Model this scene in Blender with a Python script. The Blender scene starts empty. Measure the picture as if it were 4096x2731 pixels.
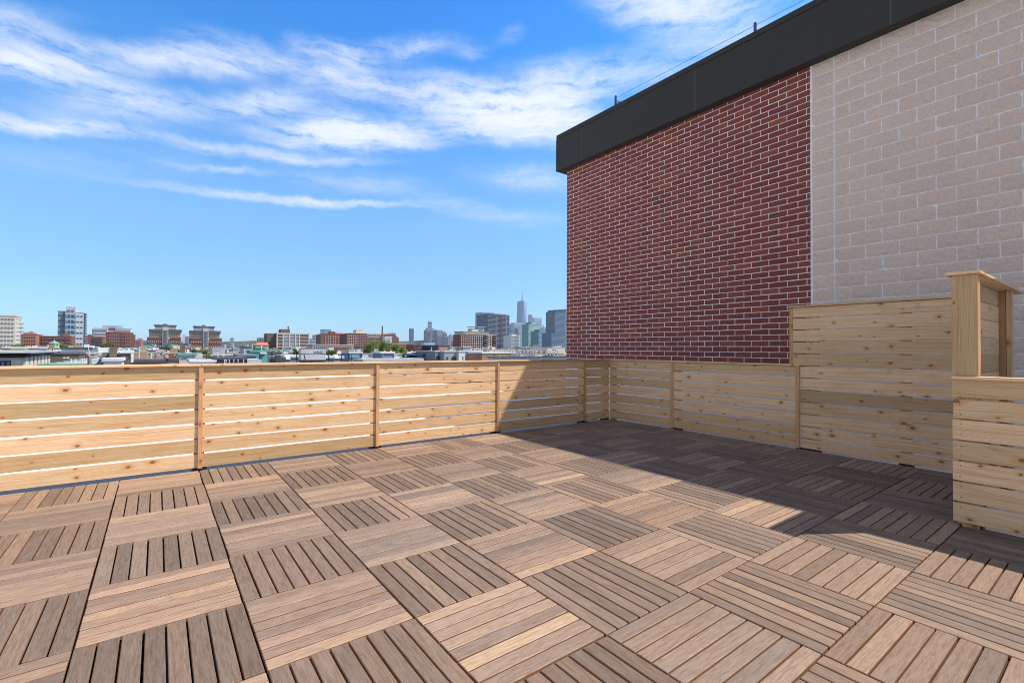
import bpy, bmesh, math, random
from mathutils import Vector, Matrix
random.seed(7)
rad = math.radians
S = bpy.context.scene
C = S.collection

# ------------------------------------------------------------------ camera
PW, PH = 4096.0, 2731.0                 # photo size, used to turn photo measurements into bearings
FOC, YAW, PIT, ROL, EYE = 1899.13, 0.641986, 0.0148571, 0.00569775, 1.232
_f = Vector((math.sin(YAW)*math.cos(PIT), math.cos(YAW)*math.cos(PIT), math.sin(PIT)))
_r = Vector((math.cos(YAW), -math.sin(YAW), 0)); _u = _r.cross(_f)
_c, _s = math.cos(ROL), math.sin(ROL)
CR, CU, CF = _c*_r+_s*_u, -_s*_r+_c*_u, _f
cam = bpy.data.objects.new('camera', bpy.data.cameras.new('camera')); C.objects.link(cam)
cam.matrix_world = Matrix(((CR.x, CU.x, -CF.x, 0), (CR.y, CU.y, -CF.y, 0), (CR.z, CU.z, -CF.z, EYE), (0, 0, 0, 1)))
cam.data.sensor_fit = 'HORIZONTAL'; cam.data.sensor_width = 36; cam.data.lens = 36*FOC/PW
cam.data.clip_start = 0.05; cam.data.clip_end = 60000
S.camera = cam

# ------------------------------------------------------------------ exposure
S.view_settings.view_transform = 'Standard'; S.view_settings.look = 'None'
S.view_settings.gamma = 1; S.view_settings.use_curve_mapping = False
S.view_settings.exposure = 0.62
S.cycles.max_bounces = 8; S.cycles.diffuse_bounces = 4; S.cycles.volume_bounces = 0
S.cycles.use_adaptive_sampling = True
S.cycles.pixel_filter_type = 'BLACKMAN_HARRIS'; S.cycles.filter_width = 0.95
S.cycles.use_denoising = True; S.cycles.denoising_input_passes = 'RGB_ALBEDO_NORMAL'; S.cycles.denoising_prefilter = 'ACCURATE'

HAZE = 0.00006
# ------------------------------------------------------------------ sun: shadow of a point z high falls at (-0.6235, +0.405)*z
SD = Vector((0.6235, -0.405, 1.0)).normalized()
sun = bpy.data.lights.new('sun', 'SUN'); sun.energy = 4.2; sun.angle = rad(0.53); sun.color = (1.0, 0.93, 0.84)
so = bpy.data.objects.new('sun', sun); C.objects.link(so)
so.rotation_euler = SD.to_track_quat('Z', 'Y').to_euler(); so.location = (0, 0, 60)

# ------------------------------------------------------------------ node helpers
class NT:
    def __init__(s, tree): s.t = tree; s.n = tree.nodes; s.l = tree.links
    def new(s, typ, **kw):
        n = s.n.new(typ)
        for k, v in kw.items():
            if isinstance(k, str) and hasattr(n, k): setattr(n, k, v)
        return n
    def put(s, sock, v):
        if v is None: return
        if hasattr(v, 'is_linked') or hasattr(v, 'links'): s.l.new(v, sock)
        elif isinstance(v, (tuple, list)) and len(v) == 3 and sock.type == 'RGBA': sock.default_value = (*v, 1)
        else: sock.default_value = v
    def m(s, op, a, b=None, c=None, clamp=False):
        n = s.new('ShaderNodeMath', operation=op, use_clamp=clamp)
        s.put(n.inputs[0], a); s.put(n.inputs[1], b); s.put(n.inputs[2], c); return n.outputs[0]
    def vm(s, op, a, b=None, out=0):
        n = s.new('ShaderNodeVectorMath', operation=op)
        s.put(n.inputs[0], a)
        if op == 'SCALE': s.put(n.inputs[3], b)
        else: s.put(n.inputs[1], b)
        return n.outputs[out]
    def xyz(s, x, y, z):
        n = s.new('ShaderNodeCombineXYZ'); s.put(n.inputs[0], x); s.put(n.inputs[1], y); s.put(n.inputs[2], z); return n.outputs[0]
    def sep(s, v):
        n = s.new('ShaderNodeSeparateXYZ'); s.put(n.inputs[0], v); return n.outputs
    def noise(s, v, sc=5, det=4, ro=.55, dist=0, out=0, dim='3D'):
        n = s.new('ShaderNodeTexNoise', noise_dimensions=dim)
        s.put(n.inputs['Vector'], v); s.put(n.inputs['Scale'], sc); s.put(n.inputs['Detail'], det)
        s.put(n.inputs['Roughness'], ro); s.put(n.inputs['Distortion'], dist); return n.outputs[out]
    def ramp(s, f, *st, interp='LINEAR'):
        n = s.new('ShaderNodeValToRGB'); cr = n.color_ramp; cr.interpolation = interp
        while len(cr.elements) < len(st): cr.elements.new(.5)
        for e, (p, c) in zip(cr.elements, st):
            e.position = p; e.color = (c, c, c, 1) if isinstance(c, (int, float)) else (*c, 1)
        s.put(n.inputs[0], f); return n.outputs[0]
    def mr(s, v, a, b, c=0, d=1, smooth=True):
        n = s.new('ShaderNodeMapRange', interpolation_type='SMOOTHSTEP' if smooth else 'LINEAR')
        for i, x in enumerate((v, a, b, c, d)): s.put(n.inputs[i], x)
        return n.outputs[0]
    def mix(s, f, a, b, bt='MIX'):
        n = s.new('ShaderNodeMix', data_type='RGBA', blend_type=bt)
        s.put(n.inputs[0], f); s.put(n.inputs[6], a); s.put(n.inputs[7], b); return n.outputs[2]
    def bump(s, h, st=.3, d=.01, nrm=None):
        n = s.new('ShaderNodeBump'); s.put(n.inputs['Height'], h); n.inputs['Strength'].default_value = st
        n.inputs['Distance'].default_value = d; s.put(n.inputs['Normal'], nrm); return n.outputs[0]

# ------------------------------------------------------------------ world: Nishita sky with cirrus
world = bpy.data.worlds.new('World'); S.world = world; world.use_nodes = True
w = NT(world.node_tree); w.n.clear()
sky = w.new('ShaderNodeTexSky', sky_type='NISHITA'); sky.sun_disc = False
sky.sun_elevation = math.asin(SD.z); sky.sun_rotation = math.atan2(SD.x, SD.y)
sky.altitude = 30; sky.air_density = 1.0; sky.dust_density = 0.35; sky.ozone_density = 2.2
tcw = w.new('ShaderNodeTexCoord')
dx, dy, dz = w.sep(tcw.outputs['Generated'])
el = w.m('ARCSINE', dz)
az = w.m('ARCTAN2', dx, dy)                                # clockwise from +Y
hs = w.new('ShaderNodeHueSaturation'); hs.inputs['Saturation'].default_value = 1.0
w.put(hs.inputs['Color'], sky.outputs[0])
tint = w.ramp(w.m('MULTIPLY', el, 1/1.2), (0.0, (.58,.84,1.34)), (.11, (.66,.97,1.26)), (.21, (.78,1.18,1.42)), (.32, (.62,1.22,1.62)), (.44, (.33,1.14,1.80)), (.56, (.21,1.02,1.86)), (.72, (.26,.66,1.02)), (1.0, (.42,.58,.76)))
skyc = w.mix(1.0, hs.outputs[0], tint, 'MULTIPLY')
SKYGAIN = 1.0
def bearing(px, py):
    d = (CF + CR*((px-PW/2)/FOC) - CU*((py-PH/2)/FOC)).normalized()
    return math.atan2(d.x, d.y), math.asin(d.z)
D2S = 4096/2352
azel0 = w.xyz(az, el, 0)
azel = w.vm('ADD', azel0, w.vm('SCALE', w.vm('SUBTRACT', w.noise(azel0, 55, 5, .7, out=1), (.5, .5, .5)), .011))
# fibrous detail: noise on the flat layer where cirrus lies
pl = w.m('ADD', w.m('MAXIMUM', dz, 0.0), 0.16)
px_, py_ = w.m('DIVIDE', dx, pl), w.m('DIVIDE', dy, pl)
layer = w.xyz(px_, py_, 0)
warp = w.noise(layer, 1.3, 3, .5, out=1)
layw = w.vm('ADD', layer, w.vm('SCALE', w.vm('SUBTRACT', warp, (.5, .5, .5)), .9))
def rotscale(v, ang, sx, sy):
    n = w.new('ShaderNodeMapping'); n.inputs['Rotation'].default_value[2] = ang; n.inputs['Scale'].default_value = (sx, sy, 1)
    w.put(n.inputs['Vector'], v); return n.outputs[0]
azw = w.vm('ADD', azel, w.vm('SCALE', w.vm('SUBTRACT', w.noise(azel, 7, 4, .6, out=1), (.5, .5, .5)), .035))
fib = w.noise(rotscale(azw, rad(11), 3.2, 44), 1.0, 8, .66, .25)
fib2 = w.noise(rotscale(azw, rad(-32), 8, 55), 1.0, 7, .66, .3)
fine = w.noise(rotscale(azw, rad(-25), 18, 42), 1.0, 8, .74, .3)
puff = w.noise(azw, 9, 5, .6)
tex = w.m('ADD', w.m('ADD', w.m('MULTIPLY', fib, .34), w.m('MULTIPLY', fib2, .32)), w.m('MULTIPLY', fine, .34))
strokes = [  # where the cirrus streaks lie, photo px (2352 wide): x0,y0,x1,y1, half width, strength
 (-500, -60, 180, 38, 9, .5), (-300, 20, 200, 95, 13, 1.0), (120, 88, 620, 160, 12, 1.0), (-250, 100, 340, 172, 12, .95), (-200, 128, 240, 150, 10, .6),
 (380, 80, 700, 148, 14, .6), (600, 130, 900, 205, 16, .8), (60, 185, 520, 248, 14, .85), (450, 245, 720, 225, 12, .8), (820, 175, 1380, 285, 27, 1.2), (980, 235, 1420, 300, 26, 1.1),
 (560, 300, 1080, 312, 14, 1.5), (640, 282, 980, 290, 14, .9), (480, 190, 900, 260, 22, .30),
 (-300, 235, 340, 312, 7, 1.0), (250, 300, 900, 374, 6, .8), (-200, 240, 460, 272, 14, .40), (330, 370, 640, 396, 4, .55), (600, 392, 1050, 440, 12, .40), (300, 418, 1000, 472, 5, .95), (900, 455, 1340, 505, 12, .42),
 (1290, -90, 1800, 50, 36, 1.35), (1080, 190, 1740, 105, 24, .70), (1150, 235, 1400, 205, 30, .75), (640, 84, 760, 118, 11, .55), (720, 105, 870, 142, 12, .7),
 (780, 108, 1085, 98, 12, .65), (1040, 130, 1140, 112, 7, .45), (1130, 98, 1215, 66, 10, .32), (1050, 398, 1400, 412, 16, .60),
 (500, 652, 1000, 640, 6, .22), (-200, 648, 500, 655, 8, .14), (-100, 300, 1000, 270, 70, .10), (-300, 330, 500, 385, 14, .2), (1850, -200, 2700, -80, 80, .8), (-900, 100, -200, 60, 40, .6),
]
acc = None
for (x0, y0, x1, y1, hw, k) in strokes:
    a0, e0 = bearing(x0*D2S, y0*D2S); a1, e1 = bearing(x1*D2S, y1*D2S)
    L = math.hypot(a1-a0, e1-e0); ang = math.atan2(e1-e0, a1-a0)
    hwr = hw*D2S/FOC*math.cos((e0+e1)/2)
    n = w.new('ShaderNodeMapping', vector_type='TEXTURE')
    n.inputs['Location'].default_value = ((a0+a1)/2, (e0+e1)/2, 0); n.inputs['Rotation'].default_value[2] = ang
    n.inputs['Scale'].default_value = (L*.60, hwr*2.7, 1)
    w.put(n.inputs['Vector'], azw)
    r = w.vm('LENGTH', n.outputs[0], out=1)
    v = w.mr(r, 1.15, 0.0, 0, k)
    acc = v if acc is None else w.m('ADD', acc, v)
tt = w.mr(tex, .39, .61, .03, 2.0, False)
mask = w.m('SUBTRACT', 1.0, w.m('EXPONENT', w.m('MULTIPLY', w.m('MULTIPLY', w.m('POWER', acc, 1.35), tt), -.80)))
# unseen bright cloud veil behind the view, added to fill the shaded faces
bck = w.m('MULTIPLY', w.mr(w.noise(rotscale(layw, rad(40), 1.0, .28), 1.6, 6, .6), .42, .8), .6)
behind = w.mr(w.m('ABSOLUTE', w.m('SUBTRACT', az, YAW)), .85, 1.25)
mask = w.m('MULTIPLY', mask, w.mr(el, .01, .10))
fill_veil = w.m('MULTIPLY', w.m('MULTIPLY', behind, w.mr(el, 1.25, .5, .35, 1)), w.m('ADD', w.m('MULTIPLY', bck, .45), .55))
col = w.mix(mask, skyc, (6.3, 6.6, 7.15))
col = w.mix(w.m('MULTIPLY', fill_veil, w.mr(el, .02, .2)), col, (5.2, 5.1, 5.1))
bg = w.new('ShaderNodeBackground'); w.put(bg.inputs[0], col); bg.inputs[1].default_value = 0.10*SKYGAIN
wo = w.new('ShaderNodeOutputWorld'); w.l.new(bg.outputs[0], wo.inputs[0])

# ------------------------------------------------------------------ placing by bearing
def ray(px, py): return CF + CR*((px-PW/2)/FOC) - CU*((py-PH/2)/FOC)
def onY(px, py, Y): d = ray(px, py); t = Y/d.y; return Vector((d.x*t, Y, EYE+d.z*t))
def onX(px, py, X): d = ray(px, py); t = X/d.x; return Vector((X, d.y*t, EYE+d.z*t))
def zat(px, py, Y): return onY(px, py, Y).z

# ------------------------------------------------------------------ mesh helpers
class MB:
    def __init__(s): s.v = []; s.f = []; s.mi = []
    def poly(s, pts, faces, mi=0):
        b = len(s.v); s.v += [tuple(p) for p in pts]
        for f in faces: s.f.append([b+i for i in f]); s.mi.append(mi)
        return s
    def box(s, x0, x1, y0, y1, z0, z1, mi=0):
        p = [(x0,y0,z0),(x1,y0,z0),(x1,y1,z0),(x0,y1,z0),(x0,y0,z1),(x1,y0,z1),(x1,y1,z1),(x0,y1,z1)]
        return s.poly(p, [(0,3,2,1),(4,5,6,7),(0,1,5,4),(1,2,6,5),(2,3,7,6),(3,0,4,7)], mi)
    def cbox(s, x0, x1, y0, y1, z0, z1, b, mi=0):
        "box with all edges chamfered"
        X=(x0,x1);Y=(y0,y1);Z=(z0,z1); idx={}; pts=[]
        for i in (0,1):
            for j in (0,1):
                for k in (0,1):
                    sx,sy,sz=(b if i==0 else -b),(b if j==0 else -b),(b if k==0 else -b)
                    for a,p in (('x',(X[i],Y[j]+sy,Z[k]+sz)),('y',(X[i]+sx,Y[j],Z[k]+sz)),('z',(X[i]+sx,Y[j]+sy,Z[k]))):
                        idx[(i,j,k,a)]=len(pts); pts.append(p)
        F=[]
        def q(l, flip):
            F.append(l[::-1] if flip else l)
        for i in (0,1):
            q([idx[(i,0,0,'x')],idx[(i,1,0,'x')],idx[(i,1,1,'x')],idx[(i,0,1,'x')]], i==0)
            q([idx[(0,i,0,'y')],idx[(0,i,1,'y')],idx[(1,i,1,'y')],idx[(1,i,0,'y')]], i==0)
            q([idx[(0,0,i,'z')],idx[(1,0,i,'z')],idx[(1,1,i,'z')],idx[(0,1,i,'z')]], i==0)
        for i in (0,1):
            for j in (0,1):
                q([idx[(i,j,0,'x')],idx[(i,j,0,'y')],idx[(i,j,1,'y')],idx[(i,j,1,'x')]], (i+j)%2==1)
                q([idx[(i,0,j,'x')],idx[(i,1,j,'x')],idx[(i,1,j,'z')],idx[(i,0,j,'z')]], (i+j)%2==1)
                q([idx[(0,i,j,'y')],idx[(0,i,j,'z')],idx[(1,i,j,'z')],idx[(1,i,j,'y')]], (i+j)%2==1)
        for i in (0,1):
            for j in (0,1):
                for k in (0,1):
                    q([idx[(i,j,k,'x')],idx[(i,j,k,'y')],idx[(i,j,k,'z')]], (i+j+k)%2==1)
        return s.poly(pts, F, mi)
    def cyl(s, p0, p1, r0, r1=None, n=8, mi=0, caps=True):
        r1 = r0 if r1 is None else r1
        p0=Vector(p0);p1=Vector(p1);d=(p1-p0).normalized()
        a=d.orthogonal().normalized();b=d.cross(a)
        pts=[]
        for p,r in ((p0,r0),(p1,r1)):
            for i in range(n):
                t=2*math.pi*i/n; pts.append(p+a*math.cos(t)*r+b*math.sin(t)*r)
        F=[(i,(i+1)%n,n+(i+1)%n,n+i) for i in range(n)]
        if caps: F+= [tuple(range(n))[::-1], tuple(range(n,2*n))]
        return s.poly(pts,F,mi)
    def prism(s, prof, y0, y1, mi=0):
        "profile in xz extruded along y"
        n=len(prof); pts=[(x,y0,z) for x,z in prof]+[(x,y1,z) for x,z in prof]
        F=[tuple(range(n)), tuple(range(2*n-1,n-1,-1))]+[(i,n+i,n+(i+1)%n,(i+1)%n) for i in range(n)]
        return s.poly(pts,F,mi)
    def mesh(s, name, mats=None, smooth=False, fix=False):
        me = bpy.data.meshes.new(name); me.from_pydata(s.v, [], s.f)
        for m in (mats or []): me.materials.append(m)
        if mats and len(mats) > 1: me.polygons.foreach_set('material_index', s.mi)
        if fix:
            bm = bmesh.new(); bm.from_mesh(me); bmesh.ops.recalc_face_normals(bm, faces=bm.faces); bm.to_mesh(me); bm.free()
        if smooth: me.polygons.foreach_set('use_smooth', [True]*len(me.polygons))
        me.update(); return me
def ob(name, data, parent=None, loc=None, rot=None, **props):
    o = bpy.data.objects.new(name, data); C.objects.link(o)
    if parent is not None: o.parent = parent
    if loc is not None: o.location = loc
    if rot is not None: o.rotation_euler = rot
    for k, v in props.items(): o[k] = v
    return o
def thing(name, label, cat, loc=(0,0,0), group=None):
    o = ob(name, None, None, loc, label=label, category=cat); o.empty_display_size = .2
    if group: o['group'] = group
    return o
def part(mb, name, mat, parent, fix=False, smooth=False, **props):
    return ob(name, mb.mesh(name, [mat] if not isinstance(mat, (list, tuple)) else mat, smooth, fix), parent, **props)
ORD = ['zeroth','first','second','third','fourth','fifth','sixth','seventh','eighth','ninth','tenth','eleventh','twelfth','thirteenth','fourteenth','fifteenth','sixteenth',
 'seventeenth','eighteenth','nineteenth','twentieth','twenty-first','twenty-second','twenty-third','twenty-fourth','twenty-fifth','twenty-sixth','twenty-seventh','twenty-eighth','twenty-ninth','thirtieth']+['thirty-'+q for q in ('first','second','third','fourth','fifth','sixth','seventh','eighth','ninth')]+['fortieth']+['forty-'+q for q in ('first','second','third','fourth','fifth','sixth','seventh','eighth','ninth')]+['fiftieth']+['fifty-'+q for q in ('first','second','third','fourth','fifth','sixth','seventh','eighth','ninth')]

# ------------------------------------------------------------------ materials
def newmat(name):
    m = bpy.data.materials.new(name); m.use_nodes = True; t = NT(m.node_tree)
    bs = m.node_tree.nodes['Principled BSDF']; return m, t, bs
def piece_random(t):
    oi = t.new('ShaderNodeObjectInfo'); ge = t.new('ShaderNodeNewGeometry')
    return t.m('FRACT', t.m('ADD', oi.outputs['Random'], ge.outputs['Random Per Island']))
def plain(name, colr, rough=.6, var=.12, scale=3, metal=0, bump=0, bscale=40, spec=.5):
    m, t, bs = newmat(name)
    tc = t.new('ShaderNodeTexCoord'); ge = t.new('ShaderNodeNewGeometry')
    n = t.noise(ge.outputs['Position'], scale, 5, .6)
    f = t.mr(n, .3, .7, 1-var, 1+var, False)
    c = t.mix(1.0, (*colr,), t.xyz(f, f, f), 'MULTIPLY')
    t.put(bs.inputs['Base Color'], c); bs.inputs['Roughness'].default_value = rough; bs.inputs['Metallic'].default_value = metal
    bs.inputs['Specular IOR Level'].default_value = spec
    if bump: t.put(bs.inputs['Normal'], t.bump(t.noise(ge.outputs['Position'], bscale, 5, .6), bump, .01))
    return m

def mat_slat(name, stops):
    m, t, bs = newmat(name)
    tc = t.new('ShaderNodeTexCoord'); R = piece_random(t)
    off = t.vm('SCALE', t.xyz(R, t.m('MULTIPLY', R, 7.3), t.m('MULTIPLY', R, 3.1)), 37.0)
    p = t.vm('ADD', tc.outputs['Object'], off)
    P2 = t.vm('MULTIPLY', p, (1.0, 12.0, 12.0))
    grain = t.noise(P2, 9, 8, .65, .6)
    fineg = t.noise(t.vm('MULTIPLY', p, (6, 120, 120)), 4, 4, .7)
    blotch = t.noise(t.vm('MULTIPLY', p, (2.2, 7, 7)), 2.4, 4, .6)
    base = t.ramp(t.m('FRACT', t.m('MULTIPLY', R, 13.7)), *stops)
    c = t.mix(t.mr(grain, .40, .66, 0, .75), base, t.mix(1.0, base, (.60, .50, .44), 'MULTIPLY'))
    c = t.mix(t.mr(blotch, .42, .75, 0, .45), c, t.mix(.6, c, (.30, .25, .225)))
    oc = t.new('ShaderNodeObjectInfo'); c = t.mix(1.0, c, oc.outputs['Color'], 'MULTIPLY')
    fl = t.mr(fineg, .3, .7, .74, 1.22, False)
    c = t.mix(1.0, c, t.xyz(fl, fl, fl), 'MULTIPLY')
    # figured streaks on a few slats
    wv = t.noise(t.vm('MULTIPLY', p, (26, 7, 7)), 1.6, 3, .6, 1.2)
    sel = t.mr(t.m('FRACT', t.m('MULTIPLY', R, 29.3)), .84, .9)
    c = t.mix(t.m('MULTIPLY', t.mr(wv, .45, .65, 0, .28), sel), c, (.17, .13, .11))
    gp = t.new('ShaderNodeNewGeometry').outputs['Position']
    sc_ = t.m('MULTIPLY', t.mr(t.noise(gp, 55, 3, .6), .66, .70), t.mr(t.noise(gp, 2.1, 3, .5), .60, .68))
    c = t.mix(t.m('MULTIPLY', sc_, .55), c, (.62, .60, .56))
    dirt = t.mr(t.noise(gp, 1.1, 5, .65), .48, .75)
    c = t.mix(t.m('MULTIPLY', dirt, .28), c, (.16, .125, .10))
    ge = t.new('ShaderNodeNewGeometry')       # cut edges weather less: redder sides
    nz = t.sep(ge.outputs['True Normal'])[2]
    c = t.mix(t.mr(nz, .55, .3, 0, .75, False), c, (.30, .13, .055))
    t.put(bs.inputs['Base Color'], c)
    t.put(bs.inputs['Roughness'], t.mr(grain, .3, .7, .5, .68)); bs.inputs['Specular IOR Level'].default_value = .35
    h = t.m('ADD', t.m('MULTIPLY', grain, .6), t.m('MULTIPLY', fineg, .6))
    t.put(bs.inputs['Normal'], t.bump(h, .35, .002))
    return m
M_slatx = mat_slat('weathered hardwood', ((0, (.35,.25,.185)), (.2, (.29,.205,.155)), (.4, (.40,.285,.205)), (.55, (.235,.175,.14)), (.7, (.35,.25,.185)), (.86, (.47,.335,.225)), (1, (.32,.23,.175))))  # slats along X: lighter base, direction-dependent light put into the colour
M_slaty = mat_slat('weathered hardwood shade tone', ((0, (.255,.185,.14)), (.2, (.195,.145,.113)), (.42, (.30,.215,.16)), (.6, (.22,.163,.127)), (.85, (.34,.245,.175)), (1, (.25,.18,.137))))  # slats along Y: darker base, the same light effect painted in

def mat_cedar(name, base, dark):
    m, t, bs = newmat(name)
    tc = t.new('ShaderNodeTexCoord'); R = piece_random(t)
    off = t.xyz(t.m('MULTIPLY', R, 91.0), t.m('MULTIPLY', R, 17.0), t.m('MULTIPLY', R, 53.0))
    p = t.vm('ADD', tc.outputs['Object'], off)
    x, y, z = t.sep(p)
    q = t.xyz(x, t.m('ADD', z, y), 0)
    wob = t.noise(t.vm('MULTIPLY', q, (2.2, 5, 1)), 1.0, 3, .5, out=1)
    qw = t.vm('ADD', q, t.vm('SCALE', t.vm('SUBTRACT', wob, (.5, .5, .5)), .05))
    # knots
    vor = t.new('ShaderNodeTexVoronoi', voronoi_dimensions='2D'); t.put(vor.inputs['Vector'], t.vm('MULTIPLY', qw, (1, 1.6, 1))); vor.inputs['Scale'].default_value = 5.2
    dist = vor.outputs['Distance']; cr = t.sep(vor.outputs['Color'])
    on = t.mr(cr[0], .57, .61)
    rk = t.mr(t.m('POWER', cr[1], 1.6), 0, 1, .04, .11, False)
    knot = t.m('MULTIPLY', on, t.mr(t.m('DIVIDE', dist, rk), 1.0, .72))
    ring = t.m('MULTIPLY', on, t.mr(t.m('DIVIDE', dist, rk), 1.25, .95))
    halo = t.m('MULTIPLY', on, t.mr(t.m('DIVIDE', dist, rk), 4.2, .8))
    # grain lines that bend round the knots
    zz = t.sep(qw)[1]
    gcoord = t.m('ADD', t.m('MULTIPLY', zz, 1.0), t.m('MULTIPLY', halo, .012))
    low = t.noise(t.xyz(t.m('MULTIPLY', x, .8), t.m('MULTIPLY', gcoord, 7), R), 1.6, 3, .5)
    gl = t.m('SINE', t.m('ADD', t.m('MULTIPLY', gcoord, 620), t.m('MULTIPLY', low, 46)))
    gl2 = t.noise(t.xyz(t.m('MULTIPLY', x, 1.6), t.m('MULTIPLY', gcoord, 90), 0), 1.5, 5, .65)
    patch = t.noise(t.vm('MULTIPLY', q, (1.5, 5, 1)), 1.3, 4, .6)
    gl3 = t.noise(t.xyz(t.m('MULTIPLY', x, .7), t.m('MULTIPLY', gcoord, 26), 3.3), 1.5, 4, .6)
    tone = t.ramp(t.m('FRACT', t.m('MULTIPLY', R, 7.7)), (0, .62), (.16, .82), (.45, .97), (.75, 1.03), (1, 1.10))
    c = t.mix(t.m('MULTIPLY', t.mr(gl, -.2, 1, 0, .55), t.mr(patch, .35, .6)), base, t.mix(1, base, (.70, .54, .40), 'MULTIPLY'))
    c = t.mix(t.mr(gl2, .40, .70, 0, .60), c, t.mix(1, base, (.70, .54, .38), 'MULTIPLY'))
    c = t.mix(t.mr(gl3, .44, .66, 0, .55), c, t.mix(1, c, (.80, .68, .52), 'MULTIPLY'))
    c = t.mix(t.mr(patch, .5, .8, 0, .35), c, t.mix(1, base, (1.12, .80, .55), 'MULTIPLY'))
    c = t.mix(1, c, t.xyz(tone, tone, t.m('POWER', tone, 1.3)), 'MULTIPLY')
    c = t.mix(t.m('MULTIPLY', halo, .65), c, t.mix(1, base, (.74, .48, .28), 'MULTIPLY'))
    c = t.mix(t.m('MULTIPLY', ring, .8), c, dark)
    c = t.mix(t.m('MULTIPLY', knot, .55), c, t.mix(.5, dark, (.34, .16, .06)))
    # grey weather stain on a few boards
    st = t.m('MULTIPLY', t.mr(t.noise(t.vm('MULTIPLY', q, (5, 9, 1)), 1.0, 4, .6), .56, .72), t.mr(t.m('FRACT', t.m('MULTIPLY', R, 19.1)), .72, .8))
    c = t.mix(t.m('MULTIPLY', st, .35), c, (.22, .19, .15))
    t.put(bs.inputs['Base Color'], c); bs.inputs['Roughness'].default_value = .62; bs.inputs['Specular IOR Level'].default_value = .3
    t.put(bs.inputs['Normal'], t.bump(t.m('ADD', gl2, t.m('MULTIPLY', knot, .5)), .25, .0015))
    return m
M_cedar = mat_cedar('cedar', (.82, .565, .335), (.19, .09, .04))
M_cedar2 = mat_cedar('cedar edge grain', (.64, .37, .19), (.20, .10, .05))
M_cedarg = mat_cedar('weathered cedar', (.60, .44, .27), (.20, .13, .08))
M_foot = plain('black steel', (.012, .012, .013), .5, .1)
M_base = plain('black plastic grid', (.010, .009, .009), .7, .1)

def mat_roof():
    m, t, bs = newmat('white roof membrane')
    ge = t.new('ShaderNodeNewGeometry'); P = ge.outputs['Position']
    n = t.noise(P, .8, 6, .6); n2 = t.noise(P, 14, 4, .6)
    c = t.mix(t.mr(n, .5, .75, 0, .5), (.80, .80, .79), (.62, .62, .60))
    c = t.mix(t.mr(n2, .55, .8, 0, .35), c, (.5, .5, .48))
    t.put(bs.inputs['Base Color'], c); bs.inputs['Roughness'].default_value = .55
    t.put(bs.inputs['Normal'], t.bump(n2, .2, .01)); return m
M_roof = mat_roof()

def mat_brick():
    m, t, bs = newmat('red brick')
    tc = t.new('ShaderNodeTexCoord'); R = piece_random(t); ge = t.new('ShaderNodeNewGeometry'); P = ge.outputs['Position']
    base = t.ramp(R, (0, (.20,.042,.031)), (.3, (.225,.048,.034)), (.55, (.25,.058,.036)), (.8, (.20,.044,.035)), (.93, (.30,.074,.038)), (1, (.155,.036,.032)))
    n = t.noise(P, 38, 6, .7); n2 = t.noise(P, 9, 3, .5)
    c = t.mix(t.mr(n, .35, .75, 0, .55), base, t.mix(1, base, (.6, .6, .65), 'MULTIPLY'))
    c = t.mix(t.mr(n2, .5, .8, 0, .3), c, (.22, .10, .08))
    sm = t.mr(t.noise(P, 4.2, 6, .78), .665, .70)
    c = t.mix(t.m('MULTIPLY', sm, .75), c, (.62, .55, .50))
    t.put(bs.inputs['Base Color'], c); bs.inputs['Roughness'].default_value = .75; bs.inputs['Specular IOR Level'].default_value = .3
    t.put(bs.inputs['Normal'], t.bump(n, .5, .003)); return m
M_brick = mat_brick()
def mat_block():
    m, t, bs = newmat('split face block')
    R = piece_random(t); ge = t.new('ShaderNodeNewGeometry'); P = ge.outputs['Position']
    base = t.ramp(R, (0, (.73,.56,.44)), (.35, (.76,.585,.46)), (.7, (.71,.54,.43)), (1, (.75,.565,.445)))
    n = t.noise(P, 46, 6, .72); n2 = t.noise(P, 16, 5, .65); n3 = t.noise(P, 150, 2, .5)
    c = t.mix(t.mr(n, .40, .72, 0, .6), base, t.mix(1, base, (.70, .64, .62), 'MULTIPLY'))
    c = t.mix(t.mr(n3, .74, .80, 0, .75), c, (.80, .76, .72))
    t.put(bs.inputs['Base Color'], c); bs.inputs['Roughness'].default_value = .85; bs.inputs['Specular IOR Level'].default_value = .2
    h = t.m('ADD', t.m('MULTIPLY', n2, 1.0), t.m('MULTIPLY', n, .7))
    t.put(bs.inputs['Normal'], t.bump(h, 1.0, .02)); return m
M_block = mat_block()
M_mortar = plain('pale mortar', (.72, .65, .58), .9, .20, 6, bump=.5, bscale=90)
M_mortar2 = plain('grey mortar', (.76, .73, .70), .9, .2, 20, bump=.5, bscale=90)
M_fascia = plain('black metal', (.040, .035, .029), .55, .06, 1.5, spec=.22)
M_flash = plain('light flashing', (.62, .64, .66), .5, .06, 4)
M_navy = plain('blue painted steel', (.03, .06, .16), .4, .05)
def mat_glass(name, colr, rough=.12, alpha=None):
    m, t, bs = newmat(name); bs.inputs['Base Color'].default_value = (*colr, 1); bs.inputs['Roughness'].default_value = rough
    bs.inputs['Specular IOR Level'].default_value = .8
    return m

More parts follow.
